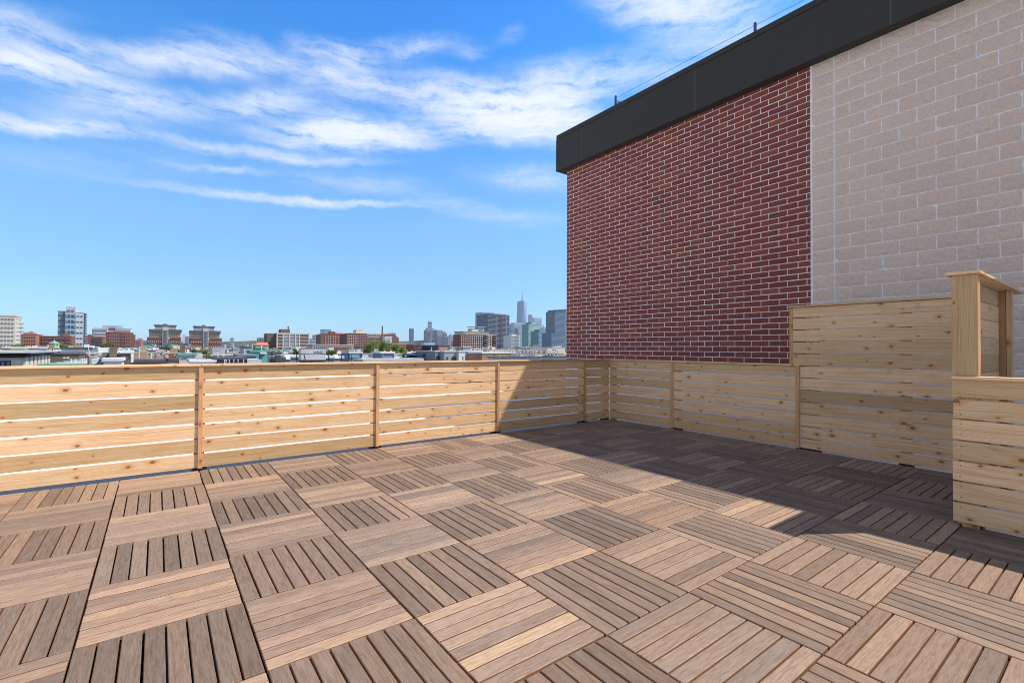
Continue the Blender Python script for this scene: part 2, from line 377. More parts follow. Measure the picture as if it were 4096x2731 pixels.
# ------------------------------------------------------------------ setting: roof, city ground
GZ = -16.0
roofmb = MB()
roofmb.box(-14, 8.36, -6, 41, GZ, -.05)
part(roofmb, 'roof', M_roof, None, kind='structure')
gm, gt, gb = newmat('city ground')
gge = gt.new('ShaderNodeNewGeometry')
gt.put(gb.inputs['Base Color'], gt.mix(gt.mr(gt.noise(gge.outputs['Position'], .02, 6, .6), .45, .6), (.07, .07, .075), (.10, .11, .07)))
gb.inputs['Roughness'].default_value = .9
g = MB(); g.poly([(-14000,-6000,GZ),(20000,-6000,GZ),(20000,22000,GZ),(-14000,22000,GZ)], [(0,1,2,3)])
part(g, 'ground', gm, None, kind='structure')

# ------------------------------------------------------------------ deck tiles
TS, TX, TY = .61, .9624, 3.2402
SW, SG = .0685, .00775
slatM = {}
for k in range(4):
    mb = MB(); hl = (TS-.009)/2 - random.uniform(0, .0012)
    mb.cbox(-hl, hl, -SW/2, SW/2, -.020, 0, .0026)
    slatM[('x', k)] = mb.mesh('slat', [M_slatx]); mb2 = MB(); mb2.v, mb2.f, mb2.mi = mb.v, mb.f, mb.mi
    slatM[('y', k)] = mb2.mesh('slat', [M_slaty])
bm_ = MB(); h = TS/2-.006
for k in range(5):
    y = -h + k*(2*h-.03)/4
    bm_.box(-h, h, y, y+.03, -.044, -.0225)
for k in range(9):
    x = -h + k*(2*h-.012)/8
    bm_.box(x, x+.012, -h, h, -.046, -.0235)
bm_.box(-h, h, -h, h, -.0485, -.0465)
baseM = bm_.mesh('base', [M_base])
tiles = []
for i in range(-5, 9):
    for j in range(-4, 6):
        x0 = TX + i*TS; y1 = TY - j*TS
        if x0 + TS > 4.7 and y1 < .85: continue
        cx, cy = x0+TS/2, y1-TS/2
        v = Vector((cx, cy, -EYE)); zc = v.dot(CF)
        if zc < .12: continue
        px = PW/2+FOC*v.dot(CR)/zc; py = PH/2-FOC*v.dot(CU)/zc
        mrg = 2*.45*FOC/zc
        if px < -mrg or px > PW+mrg or py > PH+mrg: continue
        tiles.append((i, j, cx, cy))
for (i, j, cx, cy) in tiles:
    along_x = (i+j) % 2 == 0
    row, colm = j+5, 9-i
    lab = f"deck tile, slats {'along' if along_x else 'across'} the long fence, {ORD[colm]} from right, {ORD[row]} row from fence"
    t = thing('deck_tile', lab, 'deck tile', (cx+random.uniform(-.0015,.0015), cy+random.uniform(-.0015,.0015), random.uniform(-.0016,.0)), 'square slatted deck tiles covering the terrace')
    t.rotation_euler = (0, 0, rad(random.uniform(-.16,.16)) + (0 if along_x else rad(90)) + (math.pi if random.random() < .5 else 0))
    ob('base', baseM, t)
    tv = random.uniform(.76, 1.0); tw = random.uniform(.94, 1.0)
    for k in range(8):
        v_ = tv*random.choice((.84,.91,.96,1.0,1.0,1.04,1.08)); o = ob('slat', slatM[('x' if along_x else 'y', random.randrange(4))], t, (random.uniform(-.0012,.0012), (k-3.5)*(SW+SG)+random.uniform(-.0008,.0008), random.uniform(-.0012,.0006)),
               (rad(random.uniform(-.5,.5)), 0, (math.pi if random.random() < .5 else 0)+rad(random.uniform(-.1,.1))))
        o.color = (v_, v_*tw, v_*tw*tw*.98, 1)

# ------------------------------------------------------------------ fences
_bc = {}
def board_mesh(L, W, T, b=.002, mat=None, name='board'):
    "length along x, thickness along y, width along z, centred"
    key = (round(L,3), round(W,3), round(T,3), b, (mat or M_cedar).name, name)
    if key not in _bc:
        _bc[key] = MB().cbox(-L/2, L/2, -T/2, T/2, -W/2, W/2, b).mesh(name, [mat or M_cedar])
    return _bc[key]
BT = .019
def board_x(par, xa, xb, y, z0, z1, mat=None, name='board', jit=True, T=BT):
    r = (rad(random.uniform(-.3,.3)), rad(random.uniform(-.08,.08)), 0) if jit else (0,0,0)
    return ob(name, board_mesh(xb-xa, z1-z0, T, mat=mat, name=name), par, ((xa+xb)/2, y+T/2+(random.uniform(-.001,.001) if jit else 0), (z0+z1)/2), r)
def board_y(par, ya, yb, x, z0, z1, mat=None, name='board', jit=True, T=BT):
    "face at x, looking to -x"
    return ob(name, board_mesh(yb-ya, z1-z0, T, mat=mat, name=name), par, (x+T/2+(random.uniform(-.001,.001) if jit else 0), (ya+yb)/2, (z0+z1)/2), (0, 0, rad(90)))
def board_z(par, x0, x1, y0, y1, z0, z1, mat=None, name='trim'):
    "upright piece, grain vertical"
    L, W, T = z1-z0, y1-y0, x1-x0
    return ob(name, board_mesh(L, W, T, .0015, mat or M_cedar2, name), par, ((x0+x1)/2, (y0+y1)/2, (z0+z1)/2), (0, rad(-90), 0)).__class__ and None
def upright(par, x0, x1, y0, y1, z0, z1, mat=None, name='post', b=.003):
    key = ('u', round(x1-x0,3), round(y1-y0,3), round(z1-z0,3), (mat or M_cedar2).name, name)
    if key not in _bc:
        hx, hy, hz = (x1-x0)/2, (y1-y0)/2, (z1-z0)/2
        _bc[key] = MB().cbox(-hz, hz, -hy, hy, -hx, hx, b).mesh(name, [mat or M_cedar2])   # long axis = local x
    return ob(name, _bc[key], par, ((x0+x1)/2, (y0+y1)/2, (z0+z1)/2), (0, rad(90), 0))
def foot(par, x0, x1, y0, y1):
    m = MB(); m.cbox(x0, x1, y0, y1, -.05, .012, .003); part(m, 'post_foot', M_foot, par)

ROWS = [(.012,.146),(.160,.293),(.308,.443),(.458,.590),(.605,.739),(.753,.887),(.901,1.0345)]
def fence_left():
    F = 5.76
    t = thing('wood_fence', 'long low cedar board fence along the sunlit left edge of the deck', 'fence')
    tr = [-5.13, -3.30, -1.47, .363, 2.21, 4.05, 5.862]
    ends = tr + [6.484]
    for a, b in zip(ends[:-1], ends[1:]):
        for (z0, z1) in ROWS:
            e = random.uniform(-.002, .002)
            board_x(t, a+.0015, b-.0015 if b < 6.4 else b, F, z0+e, z1+e)
    for x in tr:
        upright(t, x-.02, x+.02, F-.020, F-.001, .004, 1.0345, M_cedar2, 'trim', .0015)
        upright(t, x-.05, x+.04, F+BT+.002, F+BT+.091, -.03, 1.034, M_cedar2, 'post')
        foot(t, x-.062, x+.06, F+.004, F+BT+.10)
    upright(t, 6.385, 6.474, F+BT+.002, F+BT+.091, -.03, 1.034, M_cedar2, 'post'); foot(t, 6.375, 6.482, F+.004, F+BT+.10)
    caps = [(-5.13,-1.47), (-1.47,.363), (.363,4.05), (4.05,6.454)]
    for a, b in caps:
        ob('cap', board_mesh(b-a-.003, .021, .150, .002, M_cedar, 'cap'), t, ((a+b)/2, 5.732+.075, 1.0455))
    return t
fence_left()
m = MB(); m.box(-6, 6.45, 5.70, 6.20, -.0495, -.044); part(m, 'fence_shade_strip', plain('grey shade strip', (.30,.30,.29), .6), None, kind='structure')  # grey sheet added over the membrane to darken the fence's shade
def fence_right():
    F = 6.485
    t = thing('wood_fence', 'low cedar board fence in shade before the red brick wall', 'fence')
    for a, b in ((4.47,5.757),(2.642,4.47)):
        for (z0, z1) in ROWS:
            e = random.uniform(-.002, .002); board_y(t, a+.0015, b-.0015, F, z0+e, z1+e)
    for y in (4.47, 2.642):
        upright(t, F-.020, F-.001, y-.022, y+.022, .004, 1.0345, M_cedar2, 'trim', .0015)
        upright(t, F+BT+.002, F+BT+.091, y-.11, y-.02, -.03, 1.034, M_cedar2, 'post')
        foot(t, F+.002, F+BT+.10, y-.115, y+.03)
    upright(t, F+.021, F+.09, 5.665, 5.755, -.03, 1.034, M_cedar2, 'post')
    ob('cap', board_mesh(5.88-2.60, .021, .150, .002, M_cedar, 'cap'), t, (6.457+.075, (5.88+2.60)/2, 1.0455), (0,0,rad(90)))
fence_right()
TR = [0.012, .1335, .284, .434, .585, .735, .886, 1.036, 1.187, 1.337, 1.488, 1.638, 1.772]
def fence_tall():
    F = 6.485
    t = thing('privacy_fence', 'head-high cedar board screen before the pale block wall', 'fence')
    for k in range(12):
        z0, z1 = TR[k]+(.006 if k else 0), TR[k+1]-.006
        lo = z1 < 1.05
        board_y(t, .80, 2.618 if lo else 2.70, F, z0, z1)
    upright(t, F-.0005, F+.045, 2.702, 2.742, 1.058, 1.772, M_cedar2, 'trim', .0015)
    for y in (2.52, 1.62, .90):
        upright(t, F+BT+.002, F+BT+.091, y-.09, y, -.03, 1.77, M_cedarg, 'post'); foot(t, F+.002, F+BT+.10, y-.10, y+.01)
    ob('cap', board_mesh(2.765-.79, .020, .115, .002, M_cedar, 'cap'), t, (6.462+.0575, (2.765+.79)/2, 1.783), (0,0,rad(90)))
fence_tall()
def panel_low():
    F = 4.553
    t = thing('wood_fence', 'near low cedar board panel at the right edge, with plain open board ends', 'fence')
    R_ = [(.03,.1625),(.1745,.308),(.320,.454),(.466,.596),(.608,.747),(.7575,.8918),(.9075,1.033)]
    for z0, z1 in R_:
        board_y(t, -1.6, .835+random.uniform(-.004,.003), F, z0, z1)
    for y in (.705, -.65): upright(t, F+BT+.002, F+BT+.091, y, y+.09, -.02, 1.033, M_cedar2, 'post')
    foot(t, F+.03, F+.125, .69, .81); foot(t, F+.03, F+.125, -.66, -.55)
    ob('cap', board_mesh(.835+1.6, .022, .145, .002, M_cedar, 'cap'), t, (4.526+.0725, (.835-1.6)/2, 1.0445), (0,0,rad(90)))
panel_low()
def return_screen():
    t = thing('privacy_screen', 'tall narrow cedar return screen with overhanging cap above the near low panel', 'fence')
    upright(t, 4.553, 4.572, .700, .836, 1.056, 1.769, M_cedar, 'end_board', .0015)
    upright(t, 4.574, 4.664, .704, .794, 1.056, 1.769, M_cedar2, 'post')
    zs = [.012,.16,.31,.46,.61,.76,.905, 1.055, 1.20, 1.345, 1.49, 1.635, 1.769]
    for k in range(12):
        ob('board', board_mesh(1.60, zs[k+1]-zs[k]-.004, BT, mat=M_cedarg if k in (3,8,11) else M_cedar), t, (5.3745, .8045, (zs[k]+zs[k+1])/2))
    upright(t, 6.05, 6.09, .752, .796, -.03, 1.769, M_cedar2, 'post')
    upright(t, 6.05, 6.14, .712, .750, -.03, 1.769, M_cedarg, 'post')
    # diagonal brace
    b = ob('brace', board_mesh(1.35, .09, .038, .002, M_cedar2, 'brace'), t, (5.35, .775, .55), (0, rad(38), 0))
    ob('cap', board_mesh(1.98, .021, .184, .002, M_cedar, 'cap'), t, (4.523+.99, .774, 1.7805))
return_screen()
nl = MB()
for z0, z1 in [(.03,.1625),(.1745,.308),(.320,.454),(.466,.596),(.608,.747),(.7575,.8918),(.9075,1.033)]:
    for y in (.795, -.61):
        for z in (z0+.03, z1-.03): nl.cyl((4.5515, y+random.uniform(-.006,.006), z+random.uniform(-.004,.004)), (4.5535, y, z), .0028, n=6)
for q in (1.15, 1.33, 1.52, 1.70):
    for y in (.735, .80): zz = q+random.uniform(-.03,.03); yy = y+random.uniform(-.012,.012); nl.cyl((4.5515, yy, zz), (4.5535, yy, zz), .0022, n=6)
part(nl, 'nail', M_foot, [o for o in bpy.data.objects if o.get('label','').startswith('near low cedar')][0], kind='stuff')

# ------------------------------------------------------------------ tall building on the right
WX = 8.35; WC = 8.86; WB = 3.198; WT = 5.785; FT = 6.70; FXX = 8.165
bt = thing('building', 'taller building with red brick and pale block wall under a black metal roof edge', 'building', (0,0,0))
core = MB(); core.box(WX+.012, 20, -7, WC-.012, GZ, WT+.2); part(core, 'wall', M_mortar, bt)
mm = MB(); mm.box(WX+.0035, WX+.0119, -7, WB-.02, .79, WT+.05); part(mm, 'mortar_bed', M_mortar2, bt)
mm = MB(); mm.box(WX+.0040, WX+.0119, WB-.02, WC-.001, .79, WT+.05); part(mm, 'mortar_bed', M_mortar, bt)
fl = MB(); fl.box(WX-.012, WX+.011, -7, WC+.01, -.05, .792); part(fl, 'flashing', M_flash, bt)
# bricks
BL, BH, J = .2975, .0985, .0122
def brick_mesh(L, seed):
    rnd = random.Random(seed); m = MB(); m.cbox(0, .045, -L/2, L/2, -(BH-J)/2, (BH-J)/2, .0035)
    m.v = [(x + (rnd.uniform(-.0015,.0015) if x < .01 else 0), y+rnd.uniform(-.0012,.0012), z+rnd.uniform(-.0012,.0012)) for x, y, z in m.v]
    return m
bricks = []
ncourse = int((WT-.79)/BH)+1
for r in range(ncourse):
    z = .80 + r*BH + BH/2
    if z - BH/2 > WT+.03: break
    y = WC - (0 if r % 2 == 0 else BL/2)
    y_hi = WC
    first = True
    while y_hi > WB+.02:
        ln = (.11 if r % 2 == 0 else BL-.055) if first else BL
        first = False
        lo = max(y_hi-ln, WB+.006)
        bricks.append(((y_hi+lo)/2, z, y_hi-lo-J)); y_hi = lo
bricks = [b for b in bricks if b[2] > .02]
bricks.sort(key=lambda b: (WX**2+b[0]**2+(b[1]-EYE)**2))
bcache = {}
rest = MB(); n_sep = 0
for (y, z, L) in bricks:
    vis = 1.08 < z
    dxo = random.uniform(-.0015, .0015)
    if n_sep < 298 and vis and not (y < 2.75 and z < 1.82):
        k = (round(L, 3), random.randrange(3))
        if k not in bcache: bcache[k] = brick_mesh(L, k[1]).mesh('brick', [M_brick])
        ob('brick', bcache[k], bt, (WX+dxo, y, z), (0, 0, 0)); n_sep += 1
    else:
        m = brick_mesh(L, random.randrange(1000)); rest.poly([(a+WX+dxo, b+y, c+z) for a, b, c in m.v], m.f)
part(rest, 'brick', M_brick, bt, kind='stuff')
# split-face blocks
KL, KH = .3985, .1993
def block_mesh(L, seed):
    rnd = random.Random(seed); m = MB(); ny, nz = 7, 4; H_ = KH-.013
    pts = []; F = []
    for b in range(nz+1):
        for a in range(ny+1):
            y = -L/2 + L*a/ny; z = -H_/2 + H_*b/nz
            edge = a in (0, ny) or b in (0, nz)
            pts.append((rnd.uniform(0, .003) if edge else -rnd.uniform(0, .013), y+(rnd.uniform(-.0015,.0015)), z+rnd.uniform(-.0015,.0015)))
    for b in range(nz):
        for a in range(ny):
            i = b*(ny+1)+a; F.append((i, i+ny+1, i+ny+2, i+1))
    base = len(pts)
    ring = [a for a in range(ny+1)] + [b*(ny+1)+ny for b in range(1, nz+1)] + [nz*(ny+1)+a for a in range(ny-1, -1, -1)] + [b*(ny+1) for b in range(nz-1, 0, -1)]
    pts += [(.03, pts[i][1], pts[i][2]) for i in ring]
    nr = len(ring)
    for q in range(nr): F.append((ring[q], ring[(q+1) % nr], base+(q+1) % nr, base+q))
    m.poly(pts, F); return m
blocks = []
pil = .305
for r in range(27):
    z = .80 + r*KH + KH/2
    if z - KH/2 > WT+.02: break
    blocks.append((WB-.018-pil/2, z, pil-.012))
    y_hi = WB-.018-pil-.004; first = True
    while y_hi > -6.9:
        ln = (KL if r % 2 else KL/2) if first else KL
        first = False
        lo = y_hi-ln; blocks.append(((y_hi+lo)/2, z, ln-.013)); y_hi = lo
blocks.sort(key=lambda b: 0 if (b[0] > .75 and b[1] > 1.1) else 1+abs(b[0]))
kc = {}; rest = MB()
for n, (y, z, L) in enumerate(blocks):
    k = (round(L, 3), random.randrange(6))
    if n < 298:
        if k not in kc: kc[k] = block_mesh(L, k[1]).mesh('block', [M_block])
        ob('block', kc[k], bt, (WX+random.uniform(-.002,.002), y, z))
    else:
        m = block_mesh(L, k[1]); rest.poly([(a+WX, b+y, c+z) for a, b, c in m.v], m.f)
part(rest, 'block', M_block, bt, kind='stuff')
# caulk joint between brick and block
cj = MB()
prev = None
for q in range(40):
    z = .79 + q*(WT-.79)/39; wv = .010+random.uniform(-.004,.005); cj.box(WX-.001+random.uniform(0,.003), WX+.02, WB-.009-wv, WB-.004+wv*.6, z, z+(WT-.79)/39-.0002)
part(cj, 'caulk_joint', M_mortar2, bt)
# black roof edge
fy = [9.05, 8.14, 5.13, 2.11, -.91, -3.93, -7]
for a, b in zip(fy[:-1], fy[1:]):
    m = MB(); m.cbox(FXX, FXX+.02, b+.004, a-.004, WT+.0, FT-.10, .002); part(m, 'fascia_panel', M_fascia, bt)
    m = MB(); m.cbox(FXX-.002, FXX+.004, b-.0075, b+.0075, WT+.002, FT-.10, .001); part(m, 'seam', plain('seam grey', (.07,.07,.07), .4), bt) if b > -6 else None
    m = MB(); m.cbox(FXX-.016, WX+.32, b+.002, a-.002, FT-.10, FT, .003); part(m, 'coping', M_fascia, bt)
m = MB(); m.box(FXX+.022, WX+.3, -7, 9.05, WT, WT+.012); m.box(FXX+.0, WX+.3, 9.052, 9.07, WT, FT-.1); m.box(WX+.01, 20, -7, WC-.01, WT+.2, FT-.12)
part(m, 'soffit', M_fascia, bt)
# roof-edge railing
rl = thing('roof_railing', 'thin cable rail with blue posts on the black roof edge', 'railing')
pts_ = []
for (px, py) in ((2463, 384), (3021, 92)):
    p = onX(px, py, 8.62); pts_.append(p)
    m = MB(); m.cbox(p.x-.022, p.x+.022, p.y-.022, p.y+.022, FT-.02, p.z, .003); part(m, 'post', M_navy, rl)
dd = pts_[1]-pts_[0]
third = pts_[1]+dd*1.0
for zoff in (-.05,):
    m = MB(); m.cyl(pts_[0]+Vector((0,0,zoff)), third+Vector((0,0,zoff-.0)), .0035, n=6); part(m, 'cable', M_foot, rl)
m = MB(); m.cbox(third.x-.022, third.x+.022, third.y-.022, third.y+.022, FT-.02, third.z, .003); part(m, 'post', M_navy, rl)
p = pts_[0]
m = MB(); m.poly([(p.x, p.y-.03, FT-.01),(p.x, p.y-.30, FT-.01),(p.x, p.y-.30, p.z-.28),(p.x, p.y-.03, p.z-.12),(p.x+.008, p.y-.03, FT-.01),(p.x+.008, p.y-.30, FT-.01),(p.x+.008, p.y-.30, p.z-.28),(p.x+.008, p.y-.03, p.z-.12)],
   [(0,1,2,3),(7,6,5,4),(0,4,5,1),(1,5,6,2),(2,6,7,3),(3,7,4,0)])
part(m, 'panel', plain('pale blue acrylic', (.18,.34,.62), .15, .02), rl, fix=True)

# ------------------------------------------------------------------ city
def simple(name, colr, rough=.7, var=.10, scale=.6, spec=.4):
    return plain(name, colr, rough, var, scale, spec=spec)
PAL = dict(
 cream=(.58,.52,.44), tan=(.58,.49,.36), beige=(.44,.37,.28), brick=(.23,.085,.055), darkbrick=(.17,.07,.055), orange=(.38,.16,.09), brown=(.15,.105,.08),
 grey=(.33,.34,.36), lgrey=(.50,.52,.54), dgrey=(.09,.095,.105), slate=(.20,.23,.28), white=(.66,.66,.65), blue=(.16,.21,.30), teal=(.14,.33,.33), concrete=(.50,.47,.42),
 green=(.13,.34,.27), maroon=(.12,.04,.045), steel=(.30,.38,.48), glassb=(.065,.115,.20), glassd=(.045,.06,.09), glasst=(.07,.25,.26), pale=(.36,.46,.56), roofw=(.62,.63,.64), roofg=(.42,.43,.44),
 roofd=(.14,.14,.15), terra=(.55,.17,.10), olive=(.30,.29,.22), wood=(.26,.20,.15), rust=(.33,.20,.13), silver=(.55,.56,.57), navy=(.03,.06,.14), black=(.02,.02,.022), purple=(.22,.19,.24))
_m = {}
def M(k):
    if k not in _m: _m[k] = simple(k + ' paint', PAL[k], .35 if k.startswith('glass') or k == 'pale' else .75, spec=.6 if k.startswith('glass') else .3)
    return _m[k]
def zvis(Y): return max(GZ, 1.232-.0307*Y)
def span(px0, px1, Y): return onY(px0, 1393, Y).x, onY(px1, 1393, Y).x
_wc = {}
def windows(root, face, a0, a1, c, ztop, zlow, ncol, fh, wf=.55, hf=.5, mat='glassd', margin=.03, sep=True, first=.55, name='window', frame=None):
    "rows of windows on a face; face f: plane Y=c, a along X; w: plane X=c facing -X; e: plane X=c facing +X; a along Y"
    L = a1-a0; n = 0; cw = L*(1-2*margin)/ncol; W = cw*wf; H = fh*hf
    cells = []
    z = ztop-fh*first-H/2
    while z-H/2 > zlow-1:
        for i in range(ncol): cells.append((a0+L*margin+cw*(i+.5), z))
        z -= fh
    if not cells: return
    d = max(.06, .0006*abs(c))
    def geom(mb, a, z):
        if face == 'f': mb.box(a-W/2, a+W/2, c-d, c+d, z-H/2, z+H/2)
        else: mb.box(c-d, c+d, a-W/2, a+W/2, z-H/2, z+H/2)
    sep = sep and len(cells) <= 300
    if sep:
        k = (face, round(W,2), round(H,2), round(d,2), mat)
        if k not in _wc:
            mb = MB()
            if face == 'f': mb.box(-W/2, W/2, -d, d, -H/2, H/2)
            else: mb.box(-d, d, -W/2, W/2, -H/2, H/2)
            _wc[k] = mb.mesh('window', [M(mat)])
        for a, z in cells: ob(name, _wc[k], root, (a, c, z) if face == 'f' else (c, a, z))
    else:
        mb = MB()
        for a, z in cells: geom(mb, a, z)
        part(mb, name, M(mat), root, kind='stuff')
def B(name, label, cat, Y, x0, x1, yt, mat, depth=None, xs=None, roof='roofg', win=None, side=None, group=None, over=.3, rt=.5, root=None, zb=GZ, pname='wall'):
    X0, X1 = span(x0, x1, Y); zt = zat((x0+x1)/2, yt, Y)
    if depth is None: depth = (X1-X0)*.8
    if xs is not None:
        Xe = X1 if X1 < 0 else X0
        depth = onX(xs, 1393, Xe).y-Y
    if root is None: root = thing(name, label, cat, (0,0,0), group)
    m = MB(); m.box(X0, X1, Y, Y+depth, zb, zt); part(m, pname, M(mat), root)
    if roof:
        m = MB(); m.box(X0-over, X1+over, Y-over, Y+depth+over, zt+.002, zt+rt); part(m, 'roof', M(roof), root)
    if win:
        nc, fh = win[0], win[1]; kw = win[2] if len(win) > 2 else {}
        windows(root, 'f', X0, X1, Y, zt, max(zvis(Y), zb), nc, fh, **kw)
    if side:
        nc, fh = side[0], side[1]; kw = side[2] if len(side) > 2 else {}
        f, xc = ('e', X1) if X1 < 0 else ('w', X0)
        windows(root, f, Y, Y+depth, xc, zt, max(zvis(Y), zb), nc, fh, **kw)
    root['_'] = 0; del root['_']
    return root, X0, X1, zt, depth
def add(root, name, mat, Y, x0, x1, y0, y1, depth, dy=0, **kw):
    "box part measured in the photo: px span, py span, at distance Y"
    X0, X1 = span(x0, x1, Y); m = MB(); m.box(X0, X1, Y+dy, Y+dy+depth, zat((x0+x1)/2, y1, Y), zat((x0+x1)/2, y0, Y))
    return part(m, name, M(mat), root, **kw)

# --- cream tower
r, X0, X1, zt, dp = B('apartment_tower', 'cream slab tower with rounded windows at the left edge of the skyline', 'building', 500, -60, 59, 1263, 'cream', xs=84, roof='cream', win=None)
windows(r, 'f', X0, X1, 500, zt, -13, 8, 3.1, .62, .34, 'slate', sep=False)
windows(r, 'e', 500, 500+dp, X1, zt, -13, 1, 3.1, .9, .10, 'glassd', sep=False)
add(r, 'penthouse', 'cream', 500, 29, 60, 1254, 1263, 12, 3)
m = MB()
for k in range(18): m.box(X1+.1, X1+1.6, 500+dp-3, 500+dp-1, zt-5-3.1*k, zt-4.7-3.1*k)
part(m, 'balcony', M('dgrey'), r, kind='stuff')
# --- brick blocks at the left
r,*_ = B('apartment_building', 'orange brick block with stepped roof right of the cream tower', 'building', 620, 84, 144, 1338, 'orange', depth=30, roof='orange', win=(6, 3.1, dict(wf=.4, hf=.5)))
add(r, 'upper_storey', 'orange', 620, 90, 128, 1330, 1338, 20, 2); add(r, 'tank_room', 'slate', 620, 110, 123, 1326, 1330, 8, 4)
r,*_ = B('apartment_building', 'long low brown brick block left of the silver tower', 'building', 540, 156, 285, 1346, 'brick', depth=22, roof='rust', win=(22, 3.1, dict(wf=.42, hf=.45)))
add(r, 'penthouse', 'brick', 540, 250, 272, 1335, 1346, 10, 2)
for x in (169, 215, 262): add(r, 'pilaster', 'darkbrick', 540, x-1, x+1, 1346, 1400, .5, -.5)
# --- silver tower
r = thing('residential_tower', 'silver grey high-rise with darker left wing and glass rooftop screen', 'building')
B('', '', '', 800, 229, 258, 1245, 'slate', depth=24, root=r, roof='slate', win=(2, 3.3*2.1, dict(wf=.72, hf=.16, sep=True)))
B('', '', '', 797, 258, 302, 1247, 'steel', depth=26, root=r, roof=None)
B('', '', '', 800, 302, 332, 1251, 'lgrey', depth=24, root=r, roof='lgrey', win=(2, 6.9, dict(wf=.7, hf=.16)))
add(r, 'penthouse', 'lgrey', 797, 259, 301, 1235, 1248, 12, 1)
add(r, 'louvre', 'rust', 796.5, 266, 277, 1237, 1246, 1); add(r, 'louvre', 'rust', 796.5, 283, 294, 1237, 1246, 1)
X0, X1 = span(258, 302, 797); zt = zat(280, 1247, 797)
for (a, b) in ((.02,.22), (.29,.47), (.58,.76), (.80,.99)):
    windows(r, 'f', X0+(X1-X0)*a, X0+(X1-X0)*b, 797, zt, -20, 1, 3.3*2.0, .9, .5, 'glasst' if a in (.02,.80) else 'glassd', margin=0)
m = MB(); Xa, Xb = span(260, 301, 797); za = zat(280, 1235, 797); zb_ = zat(280, 1227, 797)
for k in range(9): m.box(Xa+(Xb-Xa)*k/8-.08, Xa+(Xb-Xa)*k/8+.08, 799, 799.2, za, zb_)
m.box(Xa, Xb, 799, 799.2, zb_-.2, zb_); part(m, 'rooftop_screen', M('white'), r, kind='stuff')
add(r, 'screen_glass', 'pale', 799.3, 261, 300, 1228, 1235, .1)
Xa, Xb = span(331, 333, 800); m = MB()
for k in range(26): m.box(Xb, Xb+1.2, 801, 822, zat(331,1252,800)-k*3.3*1.05-1.9, zat(331,1252,800)-k*3.3*1.05)
part(m, 'balcony', M('glassd'), r, kind='stuff')
# --- white grid office and neighbours
r,*_ = B('office_building', 'white gridded office block behind a brown brick building', 'building', 700, 375, 430, 1313, 'white', depth=30, xs=None, roof='lgrey', win=(6, 4.0, dict(wf=.72, hf=.62, mat='slate', first=.3)))
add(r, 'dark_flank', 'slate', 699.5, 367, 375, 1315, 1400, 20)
add(r, 'glass_link', 'glassb', 706, 430, 460, 1311, 1360, 20)
add(r, 'set_back_storey', 'grey', 716, 408, 486, 1302, 1313, 18)
B('', '', '', 700, 460, 523, 1315, 'white', depth=30, root=r, roof='lgrey', win=(8, 4.0, dict(wf=.72, hf=.62, mat='slate', first=.3)))
r,*_ = B('brick_building', 'low red brick block with square windows before the white office', 'building', 640, 364, 410, 1348, 'brick', depth=24, roof='brick', win=(5, 2.75, dict(wf=.62, hf=.62, first=.5)))
r,*_ = B('apartment_building', 'wide brown brick block with two orange rooftop rooms', 'building', 560, 422, 528, 1331, 'brick', depth=26, roof='orange')
X0, X1 = span(422, 528, 560)
windows(r, 'f', X0, X1, 560, zat(475,1331,560), -16, 14, 2.9, .34, .5, 'slate')
add(r, 'right_wing', 'brick', 562, 528, 538, 1338, 1412, 20); add(r, 'rooftop_room', 'terra', 560, 432, 452, 1321, 1331, 8, 4); add(r, 'rooftop_room', 'orange', 560, 482, 502, 1326, 1331, 8, 4)
for x in (432, 485, 497): add(r, 'brick_pier', 'maroon', 560, x-1, x+1, 1333, 1400, .4, -.4)
